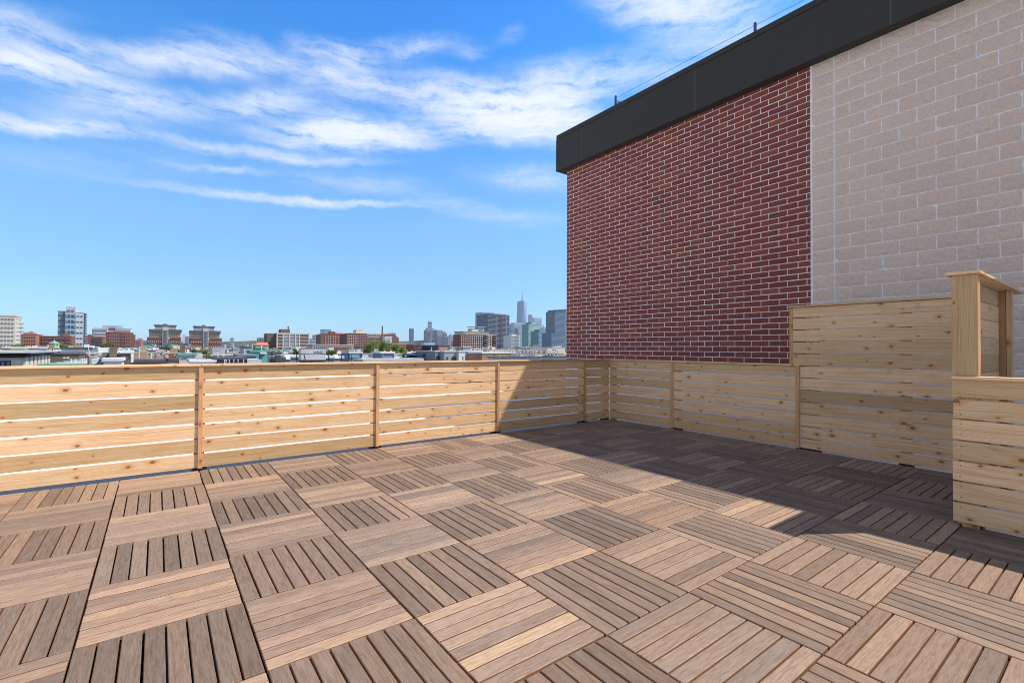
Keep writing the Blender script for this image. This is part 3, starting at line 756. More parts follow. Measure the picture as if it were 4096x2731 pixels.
# --- twin tan towers
def twin(label, x0, x1, yc, yp, ya, xp0, xp1, yb, bx0, bx1, apx):
    Y = 600; r = thing('hotel_building', label, 'building')
    X0, X1 = span(x0, x1, Y); zc = zat((x0+x1)/2, yc, Y); zb1 = zat((x0+x1)/2, yb, Y); W = X1-X0
    m = MB(); m.box(X0, X1, Y, Y+28, zb1-8, zc); part(m, 'wall', M('tan'), r)
    Xb0, Xb1 = span(bx0, bx1, Y-1.5); m = MB(); xm0 = X0+W*.36; xm1 = X0+W*.64
    m.box(Xb0, xm0, Y-1.5, Y+28, GZ, zb1); m.box(xm1, Xb1, Y-1.5, Y+28, GZ, zb1); m.box(xm0-W*.13, xm1+W*.13, Y-1.2, Y+27, GZ, zb1-3.1); part(m, 'brick_base', M('brick'), r)
    m = MB(); m.box(X0+W*.41, X0+W*.59, Y-2.2, Y+10, GZ, zc+3); part(m, 'centre_bay', M('concrete'), r)
    m = MB()
    for a, b in ((-.012,.40),(.60,1.012)): m.box(X0+W*a, X0+W*b, Y-2.0, Y+29.5, zc-1.7, zc+.9)
    part(m, 'cornice', M('dgrey'), r)
    Xp0, Xp1 = span(xp0, xp1, Y+6); zp = zat((xp0+xp1)/2, yp, Y+6)
    m = MB(); m.box(Xp0, Xp1, Y+6, Y+22, zc, zp); part(m, 'penthouse', M('grey'), r)
    m = MB(); m.box(Xp0-.8, Xp1+.8, Y+5.2, Y+22.8, zp, zp+1); part(m, 'penthouse_cornice', M('dgrey'), r)
    xa = onY(apx, ya, Y+8).x; za = zat(apx, ya, Y+8)
    m = MB(); m.poly([(xa-2.6,Y+5.4,zp+1),(xa+2.6,Y+5.4,zp+1),(xa+2.6,Y+10.6,zp+1),(xa-2.6,Y+10.6,zp+1),(xa,Y+8,za)], [(0,1,4),(1,2,4),(2,3,4),(3,0,4),(3,2,1,0)]); part(m, 'pyramid_roof', M('dgrey'), r)
    fh = 2.32
    for a, b, yy in ((.015,.40,Y),(.60,.985,Y)):
        windows(r, 'f', X0+W*a, X0+W*b, yy-.1, zc-2.2, zb1, 7, fh, .38, .40, 'glassd', margin=0, first=.35)
    windows(r, 'f', Xb0, X0+W*.40, Y-1.6, zb1, -12, 7, fh, .40, .38, 'glassd', margin=.02, first=.3)
    windows(r, 'f', X0+W*.60, Xb1, Y-1.6, zb1, -12, 7, fh, .40, .38, 'glassd', margin=.02, first=.3)
    windows(r, 'f', Xb0, X0+W*.40, Y-1.62, zb1-fh*1.5, -12, 7, fh*2, .42, .22, 'cream', margin=.02, first=.1, name='pale_panel')
    windows(r, 'f', X0+W*.60, Xb1, Y-1.62, zb1-fh*1.5, -12, 7, fh*2, .42, .22, 'cream', margin=.02, first=.1, name='pale_panel')
    windows(r, 'f', X0+W*.425, X0+W*.575, Y-2.3, zc+1.2, -12, 1, fh, .42, .62, 'glassb', margin=0, first=.5)
    windows(r, 'f', X0+W*.425, X0+W*.475, Y-2.3, zc+1.2, -12, 1, fh, .5, .5, 'glassb', margin=0, first=.55)
    windows(r, 'f', X0+W*.535, X0+W*.585, Y-2.3, zc+1.2, -12, 1, fh, .5, .5, 'glassb', margin=0, first=.55)
    return r
twin('left of the twin tan and brick towers with pyramid caps, above the painted mural', 595, 724, 1321, 1303, 1293, 618, 702, 1349, 587, 724, 660)
twin('right of the twin tan and brick towers with pyramid caps', 762, 880, 1326, 1308, 1298, 777, 856, 1352, 761, 887, 814)
# --- painted mural wall
mm_, mt, mb_ = newmat('painted mural'); ge = mt.new('ShaderNodeNewGeometry'); P = ge.outputs['Position']; sx, sy, sz = mt.sep(P)
dg = mt.m('FRACT', mt.m('ADD', mt.m('MULTIPLY', sx, .085), mt.m('MULTIPLY', sz, .16)))
mt.put(mb_.inputs['Base Color'], mt.ramp(dg, (0,(.02,.30,.45)), (.14,(.70,.70,.66)), (.26,(.75,.32,.04)), (.38,(.78,.62,.10)), (.50,(.02,.42,.48)), (.62,(.55,.06,.12)), (.72,(.70,.70,.68)), (.82,(.06,.10,.35)), (.92,(.10,.45,.30)), interp='CONSTANT'))
for lab, a, b, mat in (('short painted mural wall with blue disc and orange edge, left end', 578, 624, None), ('long wall painted with bright diagonal stripes under the twin towers', 667, 762, None)):
    r = thing('mural_wall', lab, 'wall'); X0, X1 = span(a, b, 450)
    m = MB(); m.box(X0, X1, 450, 462, GZ, zat((a+b)/2, 1374, 450)); part(m, 'painted_face', mm_, r)
    if a == 578: add(r, 'blue_disc', 'teal', 449.9, 580, 598, 1378, 1388, .1)
    add(r, 'wall_coping', 'teal', 449.5, a, b, 1372.5, 1374, 13)
# --- brown concrete framed slab
Y = 440
r = thing('apartment_building', 'brown brick slab with pale concrete frame and rooftop chimney', 'building')
X0, X1 = span(1107, 1236, Y); zt = zat(1170, 1333, Y)
m = MB(); m.box(X0, X1, Y, Y+22, GZ, zt); part(m, 'wall', M('brown'), r)
fh = 2.82
cols_ = [0,.185,.385,.56,.69,1.0]
m = MB()
for c_ in cols_: xx = X0+(X1-X0)*min(max(c_, .008), .992); m.box(xx-.42, xx+.42, Y-.5, Y+.4, GZ, zt+.3)
part(m, 'frame_column', M('concrete'), r, kind='stuff')
for k in range(8):
    zz = zt-(0 if k == 0 else .5)-k*fh; m = MB(); m.box(X0, X1, Y-.34, Y+.3, zz-(.9 if k == 0 else .3), zz+.2); part(m, 'floor_band', M('concrete'), r)
for k in range(7):
    zz = zt-.9-k*fh
    for a, b in ((1,2),(2,3),(3,4)):
        m = MB(); m.box(X0+(X1-X0)*cols_[a]+.6, X0+(X1-X0)*cols_[b]-.6, Y-.2, Y+.3, zz-1.7, zz-.25); part(m, 'window_band', M('slate'), r)
        m = MB(); m.box(X0+(X1-X0)*cols_[a]+.6, X0+(X1-X0)*cols_[b]-.6, Y-.15, Y+.3, zz-2.3, zz-1.7); part(m, 'spandrel', M('olive'), r)
m = MB(); m.box(X0-6, X0-.01, Y+8, Y+22, GZ, zt-.2); part(m, 'link_wing', M('brown'), r)
Xl0, Xl1 = span(1069, 1098, Y+22); m = MB(); m.box(Xl0, Xl1, Y+22.1, Y+40, GZ, zat(1085,1337,Y+22)); part(m, 'left_wing', M('brown'), r)
for k in range(8): m = MB(); m.box(Xl0, Xl1, Y+21.8, Y+22.3, zat(1085,1337,Y+22)-k*fh-.4, zat(1085,1337,Y+22)-k*fh); part(m, 'floor_band', M('concrete'), r)
add(r, 'penthouse', 'brown', Y, 1127, 1164, 1316, 1333, 9, 5)
xc = onY(1153, 1305, Y+8).x; m = MB(); m.cyl((xc, Y+8, zt), (xc, Y+8, zat(1153,1305,Y+8)), .55); part(m, 'chimney', M('dgrey'), r)
for px in (1132, 1141):
    xa = onY(px, 1298, Y+7).x; m = MB(); m.cyl((xa, Y+7, zat(px,1316,Y+7)), (xa+(.8 if px > 1135 else -.8), Y+7, zat(px,1299,Y+7)), .16, n=5); part(m, 'antenna', M('tan'), r)
# --- brick slabs right of it
r,*_ = B('apartment_building', 'pink brown brick block with stepped roof behind the generator', 'building', 560, 1294, 1379, 1337, 'brick', depth=22, roof='brick', win=(8, 2.85, dict(wf=.3, hf=.55, mat='lgrey')))
add(r, 'shaded_flank', 'brown', 559, 1282, 1296, 1337, 1400, 20); add(r, 'rooftop_room', 'brick', 560, 1324, 1344, 1325, 1337, 8, 3); add(r, 'rooftop_room', 'terra', 560, 1344, 1374, 1331, 1337, 8, 3)  # shaded_flank: shade put in as a darker wall colour
r,*_ = B('scaffolded_block', 'pale blue scaffolded block rising behind the brick roof', 'building', 640, 1296, 1323, 1318, 'pale', depth=18, roof='steel', win=(5, 2.6, dict(wf=.6, hf=.4, mat='slate')))
r,*_ = B('town_building', 'grey blue office block with long ribbon windows behind the beige terrace', 'building', 900, 1236, 1290, 1356, 'slate', depth=40, roof='steel', win=(14, 4.6, dict(wf=.7, hf=.5, mat='pale')))
r,*_ = B('apartment_building', 'distant cream stepped block beside the grey blue office', 'building', 1200, 1262, 1284, 1340, 'concrete', depth=30, roof='grey', win=(4, 3.4, dict(sep=False)))
r,*_ = B('terrace_block', 'low beige terrace with small dark windows behind the generator', 'building', 330, 1250, 1412, 1380, 'beige', depth=14, roof='concrete', win=(20, 2.9, dict(wf=.45, hf=.45, first=.4)))
add(r, 'brick_infill', 'brick', 329.8, 1340, 1382, 1392, 1404, .3); add(r, 'brick_infill', 'maroon', 329.8, 1420, 1441, 1384, 1396, .3)
r,*_ = B('apartment_building', 'long brick block with tan upper corner left of the smokestack', 'building', 520, 1404, 1573, 1335, 'brick', depth=26, roof='concrete', win=(24, 2.85, dict(wf=.5, hf=.45, mat='slate')))
add(r, 'shaded_corner', 'darkbrick', 519, 1386, 1432, 1335, 1400, 24); add(r, 'tan_corner', 'tan', 519.7, 1467, 1530, 1335, 1348, .4)  # shaded_corner: darker brick colour stands in for shade
X0, X1 = span(1467, 1530, 519.6); windows(r, 'f', X0, X1, 519.6, zat(1498,1335,519.6), zat(1498,1348,519.6)+1, 8, 2.85, .5, .5, 'glassd', first=.3)
X0, X1 = span(1386, 1432, 518.9); windows(r, 'f', X0, X1, 518.9, zat(1408,1335,519), -12, 6, 2.85, .35, .55, 'lgrey')
add(r, 'crenellated_tank_house', 'tan', 520, 1429, 1457, 1319, 1335, 10, 4); add(r, 'crenellated_tank_house', 'tan', 520, 1457, 1463, 1326, 1335, 8, 4)
for a in (1429, 1436, 1443, 1450): add(r, 'battlement', 'tan', 520, a, a+3, 1317.5, 1319, 2, 4)
# smokestack
r = thing('smokestack', 'tall round brick smokestack with pale bands', 'chimney'); Y = 430; xc = onY(1529, 1350, Y).x; zt = zat(1529, 1304, Y)
m = MB(); m.cyl((xc, Y, GZ), (xc, Y, zt), .98, .66, n=14); part(m, 'shaft', M('brown'), r)
for k in range(6): m = MB(); m.cyl((xc, Y, zt-2.2*k-1.4), (xc, Y, zt-2.2*k-.9), .71+.02*k, n=14); part(m, 'band', M('rust'), r)
m = MB(); m.cyl((xc, Y, zt-.35), (xc, Y, zt+.1), .8, n=14); part(m, 'rim', M('darkbrick'), r)
r,*_ = B('plant_building', 'plain pale grey metal plant box right of the smokestack', 'building', 450, 1539, 1567, 1348, 'lgrey', depth=14, roof='white')
add(r, 'shaded_side', 'slate', 449.8, 1532, 1539, 1348, 1400, 10)  # side away from the sun, its shade painted as slate
r,*_ = B('office_tower', 'dark brick stepped tower with roof antennas right of the smokestack', 'building', 950, 1563, 1582, 1333, 'darkbrick', depth=22, roof='darkbrick', win=(5, 3.4, dict(sep=False, mat='slate')))
add(r, 'lower_step', 'darkbrick', 952, 1582, 1589, 1344, 1400, 16); add(r, 'lower_step', 'brick', 954, 1589, 1595, 1349, 1400, 16)
xa = onY(1572, 1320, 955).x; m = MB(); m.cyl((xa, 958, zat(1572,1333,955)), (xa, 958, zat(1572,1319,955)), .3, .1, n=5); part(m, 'antenna', M('grey'), r)
r,*_ = B('town_building', 'low orange brick block with two rows of windows right of the green trees', 'building', 300, 1560, 1624, 1376, 'orange', depth=14, roof='concrete', win=(12, 2.6, dict(wf=.45, hf=.5)))
r,*_ = B('town_building', 'pink grey plain block right of the orange brick block', 'building', 420, 1629, 1646, 1373, 'purple', depth=14, roof='grey', win=(4, 2.8, dict(wf=.4, hf=.5, mat='slate')))
# --- low reddish brick row and market-like row before Manhattan
r,*_ = B('brick_building', 'low dark brick row with wide windows under the distant skyline', 'building', 300, 1654, 1718, 1382, 'brick', depth=16, roof='brown', win=(6, 3.2, dict(wf=.7, hf=.45, mat='glassd')))
add(r, 'dark_end', 'maroon', 299.8, 1654, 1671, 1382, 1400, .3)
r,*_ = B('brick_building', 'brown brick block with four sash windows left of a green grey gable', 'building', 290, 1754, 1800, 1383, 'rust', depth=16, roof='brown', win=(5, 3.2, dict(wf=.5, hf=.5, mat='lgrey')))
add(r, 'black_centre', 'black', 289.7, 1718, 1752, 1383, 1399, 16)
add(r, 'gable_wall', 'olive', 289, 1800, 1832, 1387, 1402, 14)
# --- red brick apartment block right
Y = 430
r,*_ = B('apartment_building', 'red brick apartment block with tan top storey and corner balconies', 'building', Y, 1862, 1984, 1339, 'brick', depth=26, roof='concrete')
add(r, 'dark_brick_face', 'darkbrick', Y-.3, 1839, 1938, 1341, 1400, .4)
add(r, 'orange_brick_face', 'orange', Y-.35, 1948, 1984, 1341, 1400, .4)
add(r, 'top_storey', 'concrete', Y, 1854, 1962, 1328, 1339, 16, 3); add(r, 'top_roof', 'olive', Y, 1852, 1964, 1326, 1328.5, 18, 2); add(r, 'roof_pavilion', 'concrete', Y, 1898, 1925, 1313, 1326, 8, 6)
add(r, 'pavilion_roof', 'steel', Y, 1895, 1952, 1305.5, 1307.5, 10, 5); add(r, 'pavilion_glass', 'pale', Y, 1925, 1950, 1307.5, 1324, 6, 7)
X0, X1 = span(1839, 1935, Y-.7); windows(r, 'f', X0, X1, Y-.7, zat(1890,1339,Y), -12, 11, 2.6, .36, .62, 'lgrey', first=.25)
X0, X1 = span(1950, 1970, Y-.8); windows(r, 'f', X0, X1, Y-.8, zat(1960,1339,Y), -12, 2, 2.6, .45, .55, 'lgrey', first=.3)
for (a, b) in ((1933,1947),(1970,1985)):
    X0, X1 = span(a, b, Y-1)
    for k in range(8):
        z_ = zat(1960,1341,Y)-2.6*(k+1); m = MB(); m.box(X0, X1, Y-1.9, Y, z_, z_+.25); part(m, 'balcony', M('lgrey'), r)
        m = MB(); m.box(X0+.3, X1-.3, Y-.9, Y-.3, z_+.3, z_+2.2); part(m, 'balcony_door', M('black'), r)
r,*_ = B('residential_tower', 'white balconied mid-rise tower with beige stripes', 'building', 820, 2044, 2079, 1342, 'white', depth=28, roof='cream', win=(7, 3.0, dict(wf=.78, hf=.5, mat='slate')))
add(r, 'stripe', 'rust', 819.5, 2060, 2062.5, 1342, 1400, .6); add(r, 'stripe', 'rust', 819.5, 2068, 2070, 1342, 1400, .6); add(r, 'roof_crown', 'cream', 822, 2048, 2066, 1337, 1342, 14)
# --- dark glass slab with balconies
Y = 900
r = thing('residential_tower', 'dark glass slab tower wrapped in thin balcony slabs with maroon stripe', 'building')
B('', '', '', Y, 1950, 2037, 1262, 'glassb', depth=45, root=r, roof='dgrey', over=1, rt=1.2)
X0, X1 = span(1948, 2041, Y-1.5); zt = zat(1995, 1262, Y)
for k in range(24):
    m = MB(); m.box(X0+(random.random()*2), X1-(random.random()*3), Y-1.8, Y+46, zt-2.9*k-3.0, zt-2.9*k-2.1); part(m, 'balcony_slab', M('slate'), r)
add(r, 'maroon_stripe', 'maroon', Y-2.2, 2000, 2006, 1260, 1400, 2); add(r, 'stair_core', 'slate', Y-2.1, 1982, 1985, 1262, 1400, 1.8); add(r, 'stair_core', 'slate', Y-2.1, 2022, 2026, 1262, 1400, 1.8); add(r, 'roof_plant', 'slate', Y+4, 1990, 2029, 1256, 1262, 14)
r,*_ = B('residential_tower', 'blue grey glass tower peeking behind the dark balconied slab', 'building', 1300, 1927, 1978, 1251, 'steel', depth=40, roof='slate', win=(9, 3.6, dict(wf=.9, hf=.42, mat='glassb')))
# --- distant towers
def far(label, Y, x0, x1, yt, mat, win=(6, 6, 'slate'), name='skyscraper', steps=(), depth=None, hf=.5, wf=.6):
    r, X0, X1, zt, dp = B(name, label, 'building', Y, x0, x1, yt, mat, depth=depth or min(60, (x1-x0)*Y/1899*.8), roof=mat, rt=1)
    if win: windows(r, 'f', X0, X1, Y, zt, -20, win[0], win[1], wf, hf, win[2], sep=False)
    for (a, b, c_, mt_) in steps: add(r, 'setback', mt_, Y, a, b, c_, yt, dp*.6, dp*.15)
    return r
far('tall plain blue slab tower alone on the skyline', 2300, 1640, 1655, 1314, 'slate', (4, 9, 'glassb'))
far('grey stepped skyscraper in the distant cluster', 2700, 1703, 1729, 1321, 'purple', (8, 7, 'slate'), steps=((1708, 1737, 1312, 'purple'),))
far('irregular stacked-box tower topping the distant cluster', 3300, 1714, 1727, 1296, 'steel', (3, 12, 'glassb'), steps=((1715, 1726, 1290, 'pale'), (1714, 1727, 1284, 'steel'), ), )
far('ribbed glass tower at the right of the stepped skyscraper', 2650, 1728, 1748, 1318, 'pale', (8, 8, 'glassb'))
far('flat topped pink grey tower with vertical ribs', 2600, 1748, 1771, 1321, 'purple', (7, 60, 'slate'), hf=.9, wf=.4)
far('narrow pink tower with water tank top', 2600, 1773, 1788, 1332, 'purple', (4, 9, 'slate'), steps=((1777, 1782, 1326, 'slate'),))
far('blue wedge shaped tower before the narrow pink tower', 2500, 1775, 1793, 1345, 'slate', (5, 8, 'glassb'))
far('pale low tower between the wedge and the domed tower', 2500, 1793, 1801, 1346, 'purple', None)
r = far('round domed skyscraper in the distance', 2800, 1799, 1815, 1342, 'steel', (4, 9, 'slate'))
xc = onY(1807, 1342, 2810).x; R_ = (span(1799,1815,2810)[1]-span(1799,1815,2810)[0])/2; m = MB()
for k in range(5): m.cyl((xc, 2815, zat(1807,1342,2800)+R_*math.sin(k*.31)), (xc, 2815, zat(1807,1342,2800)+R_*math.sin((k+1)*.31)), R_*math.cos(k*.31), R_*math.cos((k+1)*.31), n=14)
part(m, 'dome', M('steel'), r)
far('grey ornate tower with thin spire left of the red brick block', 3000, 1822, 1838, 1343, 'steel', (4, 9, 'slate'), steps=((1827, 1831, 1325, 'steel'), (1825, 1834, 1334, 'steel')))
far('boxy grey tower directly behind the red brick block', 3000, 1836, 1850, 1332, 'steel', (4, 9, 'slate'))
far('small white and blue gridded block at the left of the red brick block', 1500, 1829, 1846, 1364, 'pale', (5, 5, 'glassb'))
far('low pale blue glass box in the distance', 1500, 1697, 1740, 1372, 'pale', (4, 6, 'steel'), name='office_building')
far('wide curved top office tower with silver ribs', 1900, 2056, 2092, 1292, 'lgrey', (10, 6, 'steel'), hf=.5, wf=.85)
far('blue flank tower left of the silver ribbed office', 1950, 2043, 2058, 1297, 'slate', (4, 6, 'glassb'))
far('slim grey tower right of the tallest spire', 3600, 2117, 2129, 1258, 'grey', (3, 14, 'glassb'))
far('pale flat blue glass tower', 3700, 2137, 2167, 1271, 'pale', (5, 14, 'steel'))
far('slim tower with dark top notch left of the balconied glass tower', 3600, 2203, 2215, 1285, 'steel', (2, 16, 'glassb'))
far('pink grey low office with flat roof below the teal towers', 1000, 2132, 2168, 1381, 'purple', None, name='office_building')
far('brown low office behind the vent pipes', 700, 2078, 2132, 1388, 'beige', (14, 4, 'slate'), name='office_building')
far('low blue glass block right of the dark balconied slab', 1250, 2034, 2050, 1322, 'glassb', (6, 4, 'steel'))
far('slim blue grey tower rising behind the white mid-rise', 1700, 2062, 2074, 1312, 'slate', (4, 5, 'glassb'))
far('dark narrow block between the tallest spire and the pale green tower', 1500, 2107, 2117, 1346, 'slate', (4, 5, 'glassb'))
far('tall narrow grey tower left of the balconied glass tower, behind the teal roof', 1900, 2192, 2203, 1302, 'steel', (4, 6, 'glassb'))
far('dark low block filling the gap left of the red brick apartment block', 1250, 1812, 1830, 1368, 'slate', (5, 4, 'glassb'))
# teal towers
r = thing('residential_tower', 'pale green gridded tower with stepped right shoulder', 'building')
B('', '', '', 1350, 2114, 2153, 1298, 'teal', depth=40, root=r, roof='teal', win=(12, 4.2, dict(wf=.6, hf=.55, mat='white', sep=False)))
B('', '', '', 1352, 2124, 2158, 1289, 'teal', depth=30, root=r, roof='teal', win=(10, 4.2, dict(wf=.6, hf=.55, mat='white', sep=False)))
B('', '', '', 1354, 2150, 2168, 1306, 'lgrey', depth=30, root=r, roof='white', win=(6, 4.2, dict(wf=.6, hf=.55, mat='teal', sep=False)))
B('', '', '', 1345, 2112, 2150, 1316, 'teal', depth=30, root=r, roof='teal', win=(12, 4.2, dict(wf=.6, hf=.55, mat='lgrey', sep=False)))
r = thing('residential_tower', 'teal glass tower with flat brown cap', 'building')
B('', '', '', 1150, 2154, 2204, 1326, 'glasst', depth=40, root=r, roof='teal', win=(12, 4.0, dict(wf=.5, hf=.5, mat='pale', sep=False)))
add(r, 'cap_storey', 'purple', 1150, 2160, 2204, 1318, 1326, 26, 3)
# green spire and dome behind
r = thing('spire_building', 'green copper spire and grey dome above the teal tower', 'building'); Y = 1700
xa, xb = span(2171, 2181, Y); zs = zat(2176, 1316, Y); za = zat(2176, 1297, Y); xm = (xa+xb)/2
m = MB(); m.box(xa, xb, Y, Y+12, zs-40, zs); part(m, 'tower_shaft', M('purple'), r)
m = MB(); m.poly([(xa,Y,zs),(xb,Y,zs),(xb,Y+9,zs),(xa,Y+9,zs),(xm,Y+4.5,za)], [(0,1,4),(1,2,4),(2,3,4),(3,0,4)]); part(m, 'spire', M('green'), r)
xa, xb = span(2181, 2202, Y); xm = (xa+xb)/2; R_ = (xb-xa)/2; zd = zat(2190, 1318, Y); m = MB()
for k in range(5): m.cyl((xm, Y+10, zd+R_*.9*math.sin(k*.31)), (xm, Y+10, zd+R_*.9*math.sin((k+1)*.31)), R_*math.cos(k*.31), R_*math.cos((k+1)*.31), n=16)
part(m, 'dome', M('steel'), r)
# right balconied tower
Y = 1000
r = thing('residential_tower', 'grey glass tower beside the brick wall, with wider lower block', 'building')
B('', '', '', Y, 2220, 2262, 1247, 'glassb', depth=40, root=r, roof='glassd', win=(14, 3.3, dict(wf=.4, hf=.4, mat='steel', sep=False)))
add(r, 'crown', 'glassd', Y, 2225, 2262, 1240, 1247, 36, 1)
B('', '', '', Y+1, 2262, 2300, 1238, 'steel', depth=38, root=r, roof='lgrey', win=(10, 3.3, dict(wf=.55, hf=.6, mat='glassb', sep=False)))
B('', '', '', Y-4, 2204, 2262, 1334, 'glassb', depth=40, root=r, roof='slate', win=(18, 3.3, dict(wf=.4, hf=.4, mat='steel', sep=False)))
m = MB(); Xa, Xb = span(2219, 2220, Y)
for k in range(26): m.box(Xa-1.6, Xa+.8, Y-1, Y+30, zat(2220,1255,Y)-k*3.3*.5*1.0-3, zat(2220,1255,Y)-k*3.3*.5-2.6)
part(m, 'balcony_slab', M('lgrey'), r, kind='stuff')
# --- tallest spire tower: chamfered square twisting to a rotated top
r = thing('skyscraper', 'tallest glass tower with tapering triangular faces and spire', 'building'); Y = 3550
xa, xb = span(2083, 2118, Y); zt = zat(2100, 1206, Y); cx = (xa+xb)/2; hb = (xb-xa)/2*.98; cy = Y+hb
ang0 = rad(253.6)
def ring(rr, a, z, n=4): return [(cx+rr*math.cos(a+k*math.pi/2), cy+rr*math.sin(a+k*math.pi/2), z) for k in range(n)]
base = ring(hb*1.30, ang0-math.pi/4, -10); top = ring(hb*.94, ang0, zt)
m = MB(); P_ = base+top; F = []
for k in range(4):
    F.append((k, (k+1) % 4, 4+k)); F.append(((k+1) % 4, 4+(k+1) % 4, 4+k))
F.append((7,6,5,4)); m.poly(P_, F); part(m, 'glass_shaft', plain('tower glass', (.22,.32,.48), .45, .05, .01, spec=.5), r, fix=True)
m = MB(); m.cyl((cx, cy, zt), (cx, cy, zt+8), hb*.55, n=20); part(m, 'ring_parapet', M('slate'), r)
m = MB(); m.cyl((cx, cy, zt+10), (cx, cy, zat(2100,1182,Y)), 5.0, 3.6, n=8); m.cyl((cx, cy, zat(2100,1182,Y)), (cx, cy, zat(2100,1158,Y)), 3.4, 1.4, n=8); part(m, 'spire', M('dgrey'), r)
r = far('dark reflection-like blue tower standing before the tallest spire', 3000, 2097, 2107, 1325, 'slate', (3, 9, 'glassb'))
add(r, 'setback', 'slate', 3000, 2099, 2104, 1314, 1325, 20, 5)
# small silhouettes near the middle
r = far('pointed grey tower silhouette left of centre on the horizon', 2200, 922, 934, 1353, 'slate', None, steps=((926, 932, 1349, 'slate'),))
r = far('grey slab block silhouette above the orange roof', 1500, 1031, 1056, 1353, 'purple', (5, 4, 'slate'), steps=((1040, 1050, 1349, 'purple'),))
r = far('small brown block beside the framed brown slab on its left', 1500, 1061, 1070, 1353, 'purple', None)
r = far('purple brown stepped block right of the brown brick building', 1400, 540, 566, 1360, 'purple', (6, 4, 'slate'), steps=((552, 562, 1352, 'purple'),))
r = far('small pink facade among the distant blocks', 1300, 562, 571, 1357, 'terra', None)
r = far('distant brick pair left of the white office', 1500, 332, 349, 1342, 'brick', None); r = far('second distant brick block near the white office', 1550, 350, 366, 1340, 'darkbrick', None)
r = far('pale block seen between the twin towers', 1500, 730, 741, 1338, 'lgrey', None); r = far('wider grey block low between the twin towers', 1480, 740, 756, 1346, 'slate', (4, 4, 'steel'))
# --- far low city band (nobody could count it) and wooded ridge
hm = MB(); rnd = random.Random(4); n = 90; pp = []
for k in range(n+1):
    px = -700+k*(2900/n); b = 1366-(10 if px < 420 else 2)+rnd.uniform(-2.5,2.5)+4*math.sin(k*.3); p = onY(px, b, 3400); pp.append(p)
V_ = [(p.x, 3400+rnd.uniform(-60,60), p.z) for p in pp]+[(p.x, 3300, GZ) for p in pp]+[(p.x, 5200, GZ) for p in pp]
F = [(k, k+1, n+2+k, n+1+k) for k in range(n)]+[(k+1, k, 2*n+2+k, 2*n+3+k) for k in range(n)]
hm.poly(V_, F); part(hm, 'hills', simple('wooded ridge', (.06,.08,.045), .9, .5, .01), None, kind='structure')
cb = MB(); cols = ['purple','brick','slate','concrete','lgrey','darkbrick']
for k in range(620):
    Yf = rnd.uniform(900, 2400); px = rnd.uniform(60, 2290); hgt = rnd.choice([2,3,4,6,9])*(Yf/1000)
    X0, X1 = span(px, px+rnd.uniform(4, 15), Yf); z0 = 1.2-(1.0 if px < 1700 else .5)*rnd.uniform(0, 14)+hgt*.8; 
    cb.box(X0, X1, Yf, Yf+rnd.uniform(12,30), GZ, z0, rnd.randrange(6))
part(cb, 'distant_city', [M(c_) for c_ in cols], None, kind='stuff')

# --- near and middle rooftops, measured one by one
_cl = random.Random(77)
def clutter(r, X0, X1, Y0, Y1, z, n):
    "small kit on a flat roof: fans, boxes, flues, rails"
    for q in range(n):
        x = _cl.uniform(X0+.2, X1-.9); y = _cl.uniform(Y0+.4, max(Y0+.6, Y1-1)); t_ = _cl.random(); m = MB(); nm = 'roof_unit'
        if t_ < .35: w_ = _cl.uniform(.4,1.1); h_ = _cl.uniform(.25,.7); m.box(x, x+w_, y, y+.6, z, z+h_); m.box(x+.08, x+w_-.08, y-.02, y, z+.06, z+h_-.06); col_ = _cl.choice(['lgrey','silver','grey','slate','olive'])
        elif t_ < .7: h_ = _cl.uniform(.3,1.0); m.cyl((x,y,z), (x,y,z+h_), .05, n=6); m.cyl((x,y,z+h_), (x,y,z+h_+.1), .10, .06, n=8); col_ = _cl.choice(['silver','white','dgrey']); nm = 'flue'
        elif t_ < .85: m.box(x, x+.5, y, y+.5, z, z+_cl.uniform(.5,1.1)); col_ = _cl.choice(['brick','orange','rust','brown']); nm = 'chimney'
        else:
            L_ = _cl.uniform(1.5,3); m.cyl((x,y,z+.9), (x+L_,y,z+.9), .02, n=5); 
            for k_ in range(3): m.cyl((x+L_*k_/2,y,z), (x+L_*k_/2,y,z+.9), .02, n=5)
            col_ = 'black'; nm = 'rail'
        part(m, nm, M(col_), r)
def house(name, label, Y, x0, x1, yt, mat, depth=12, roof='roofw', win=None, extra=(), **kw):
    r, X0, X1, zt, dp = B(name, label, 'building', Y, x0, x1, yt, mat, depth=depth, roof=roof, win=win, over=.12, rt=.25, **kw)
    if depth > 3.5: clutter(r, X0, X1, r.children[0].data.vertices[0].co.y, r.children[0].data.vertices[0].co.y+depth, zt+.25, max(1, int((X1-X0)/2.2)))
    for e in extra: add(r, e[0], e[1], Y, e[2], e[3], e[4], e[5], e[6] if len(e) > 6 else 2.5, e[7] if len(e) > 7 else 1)
    return r
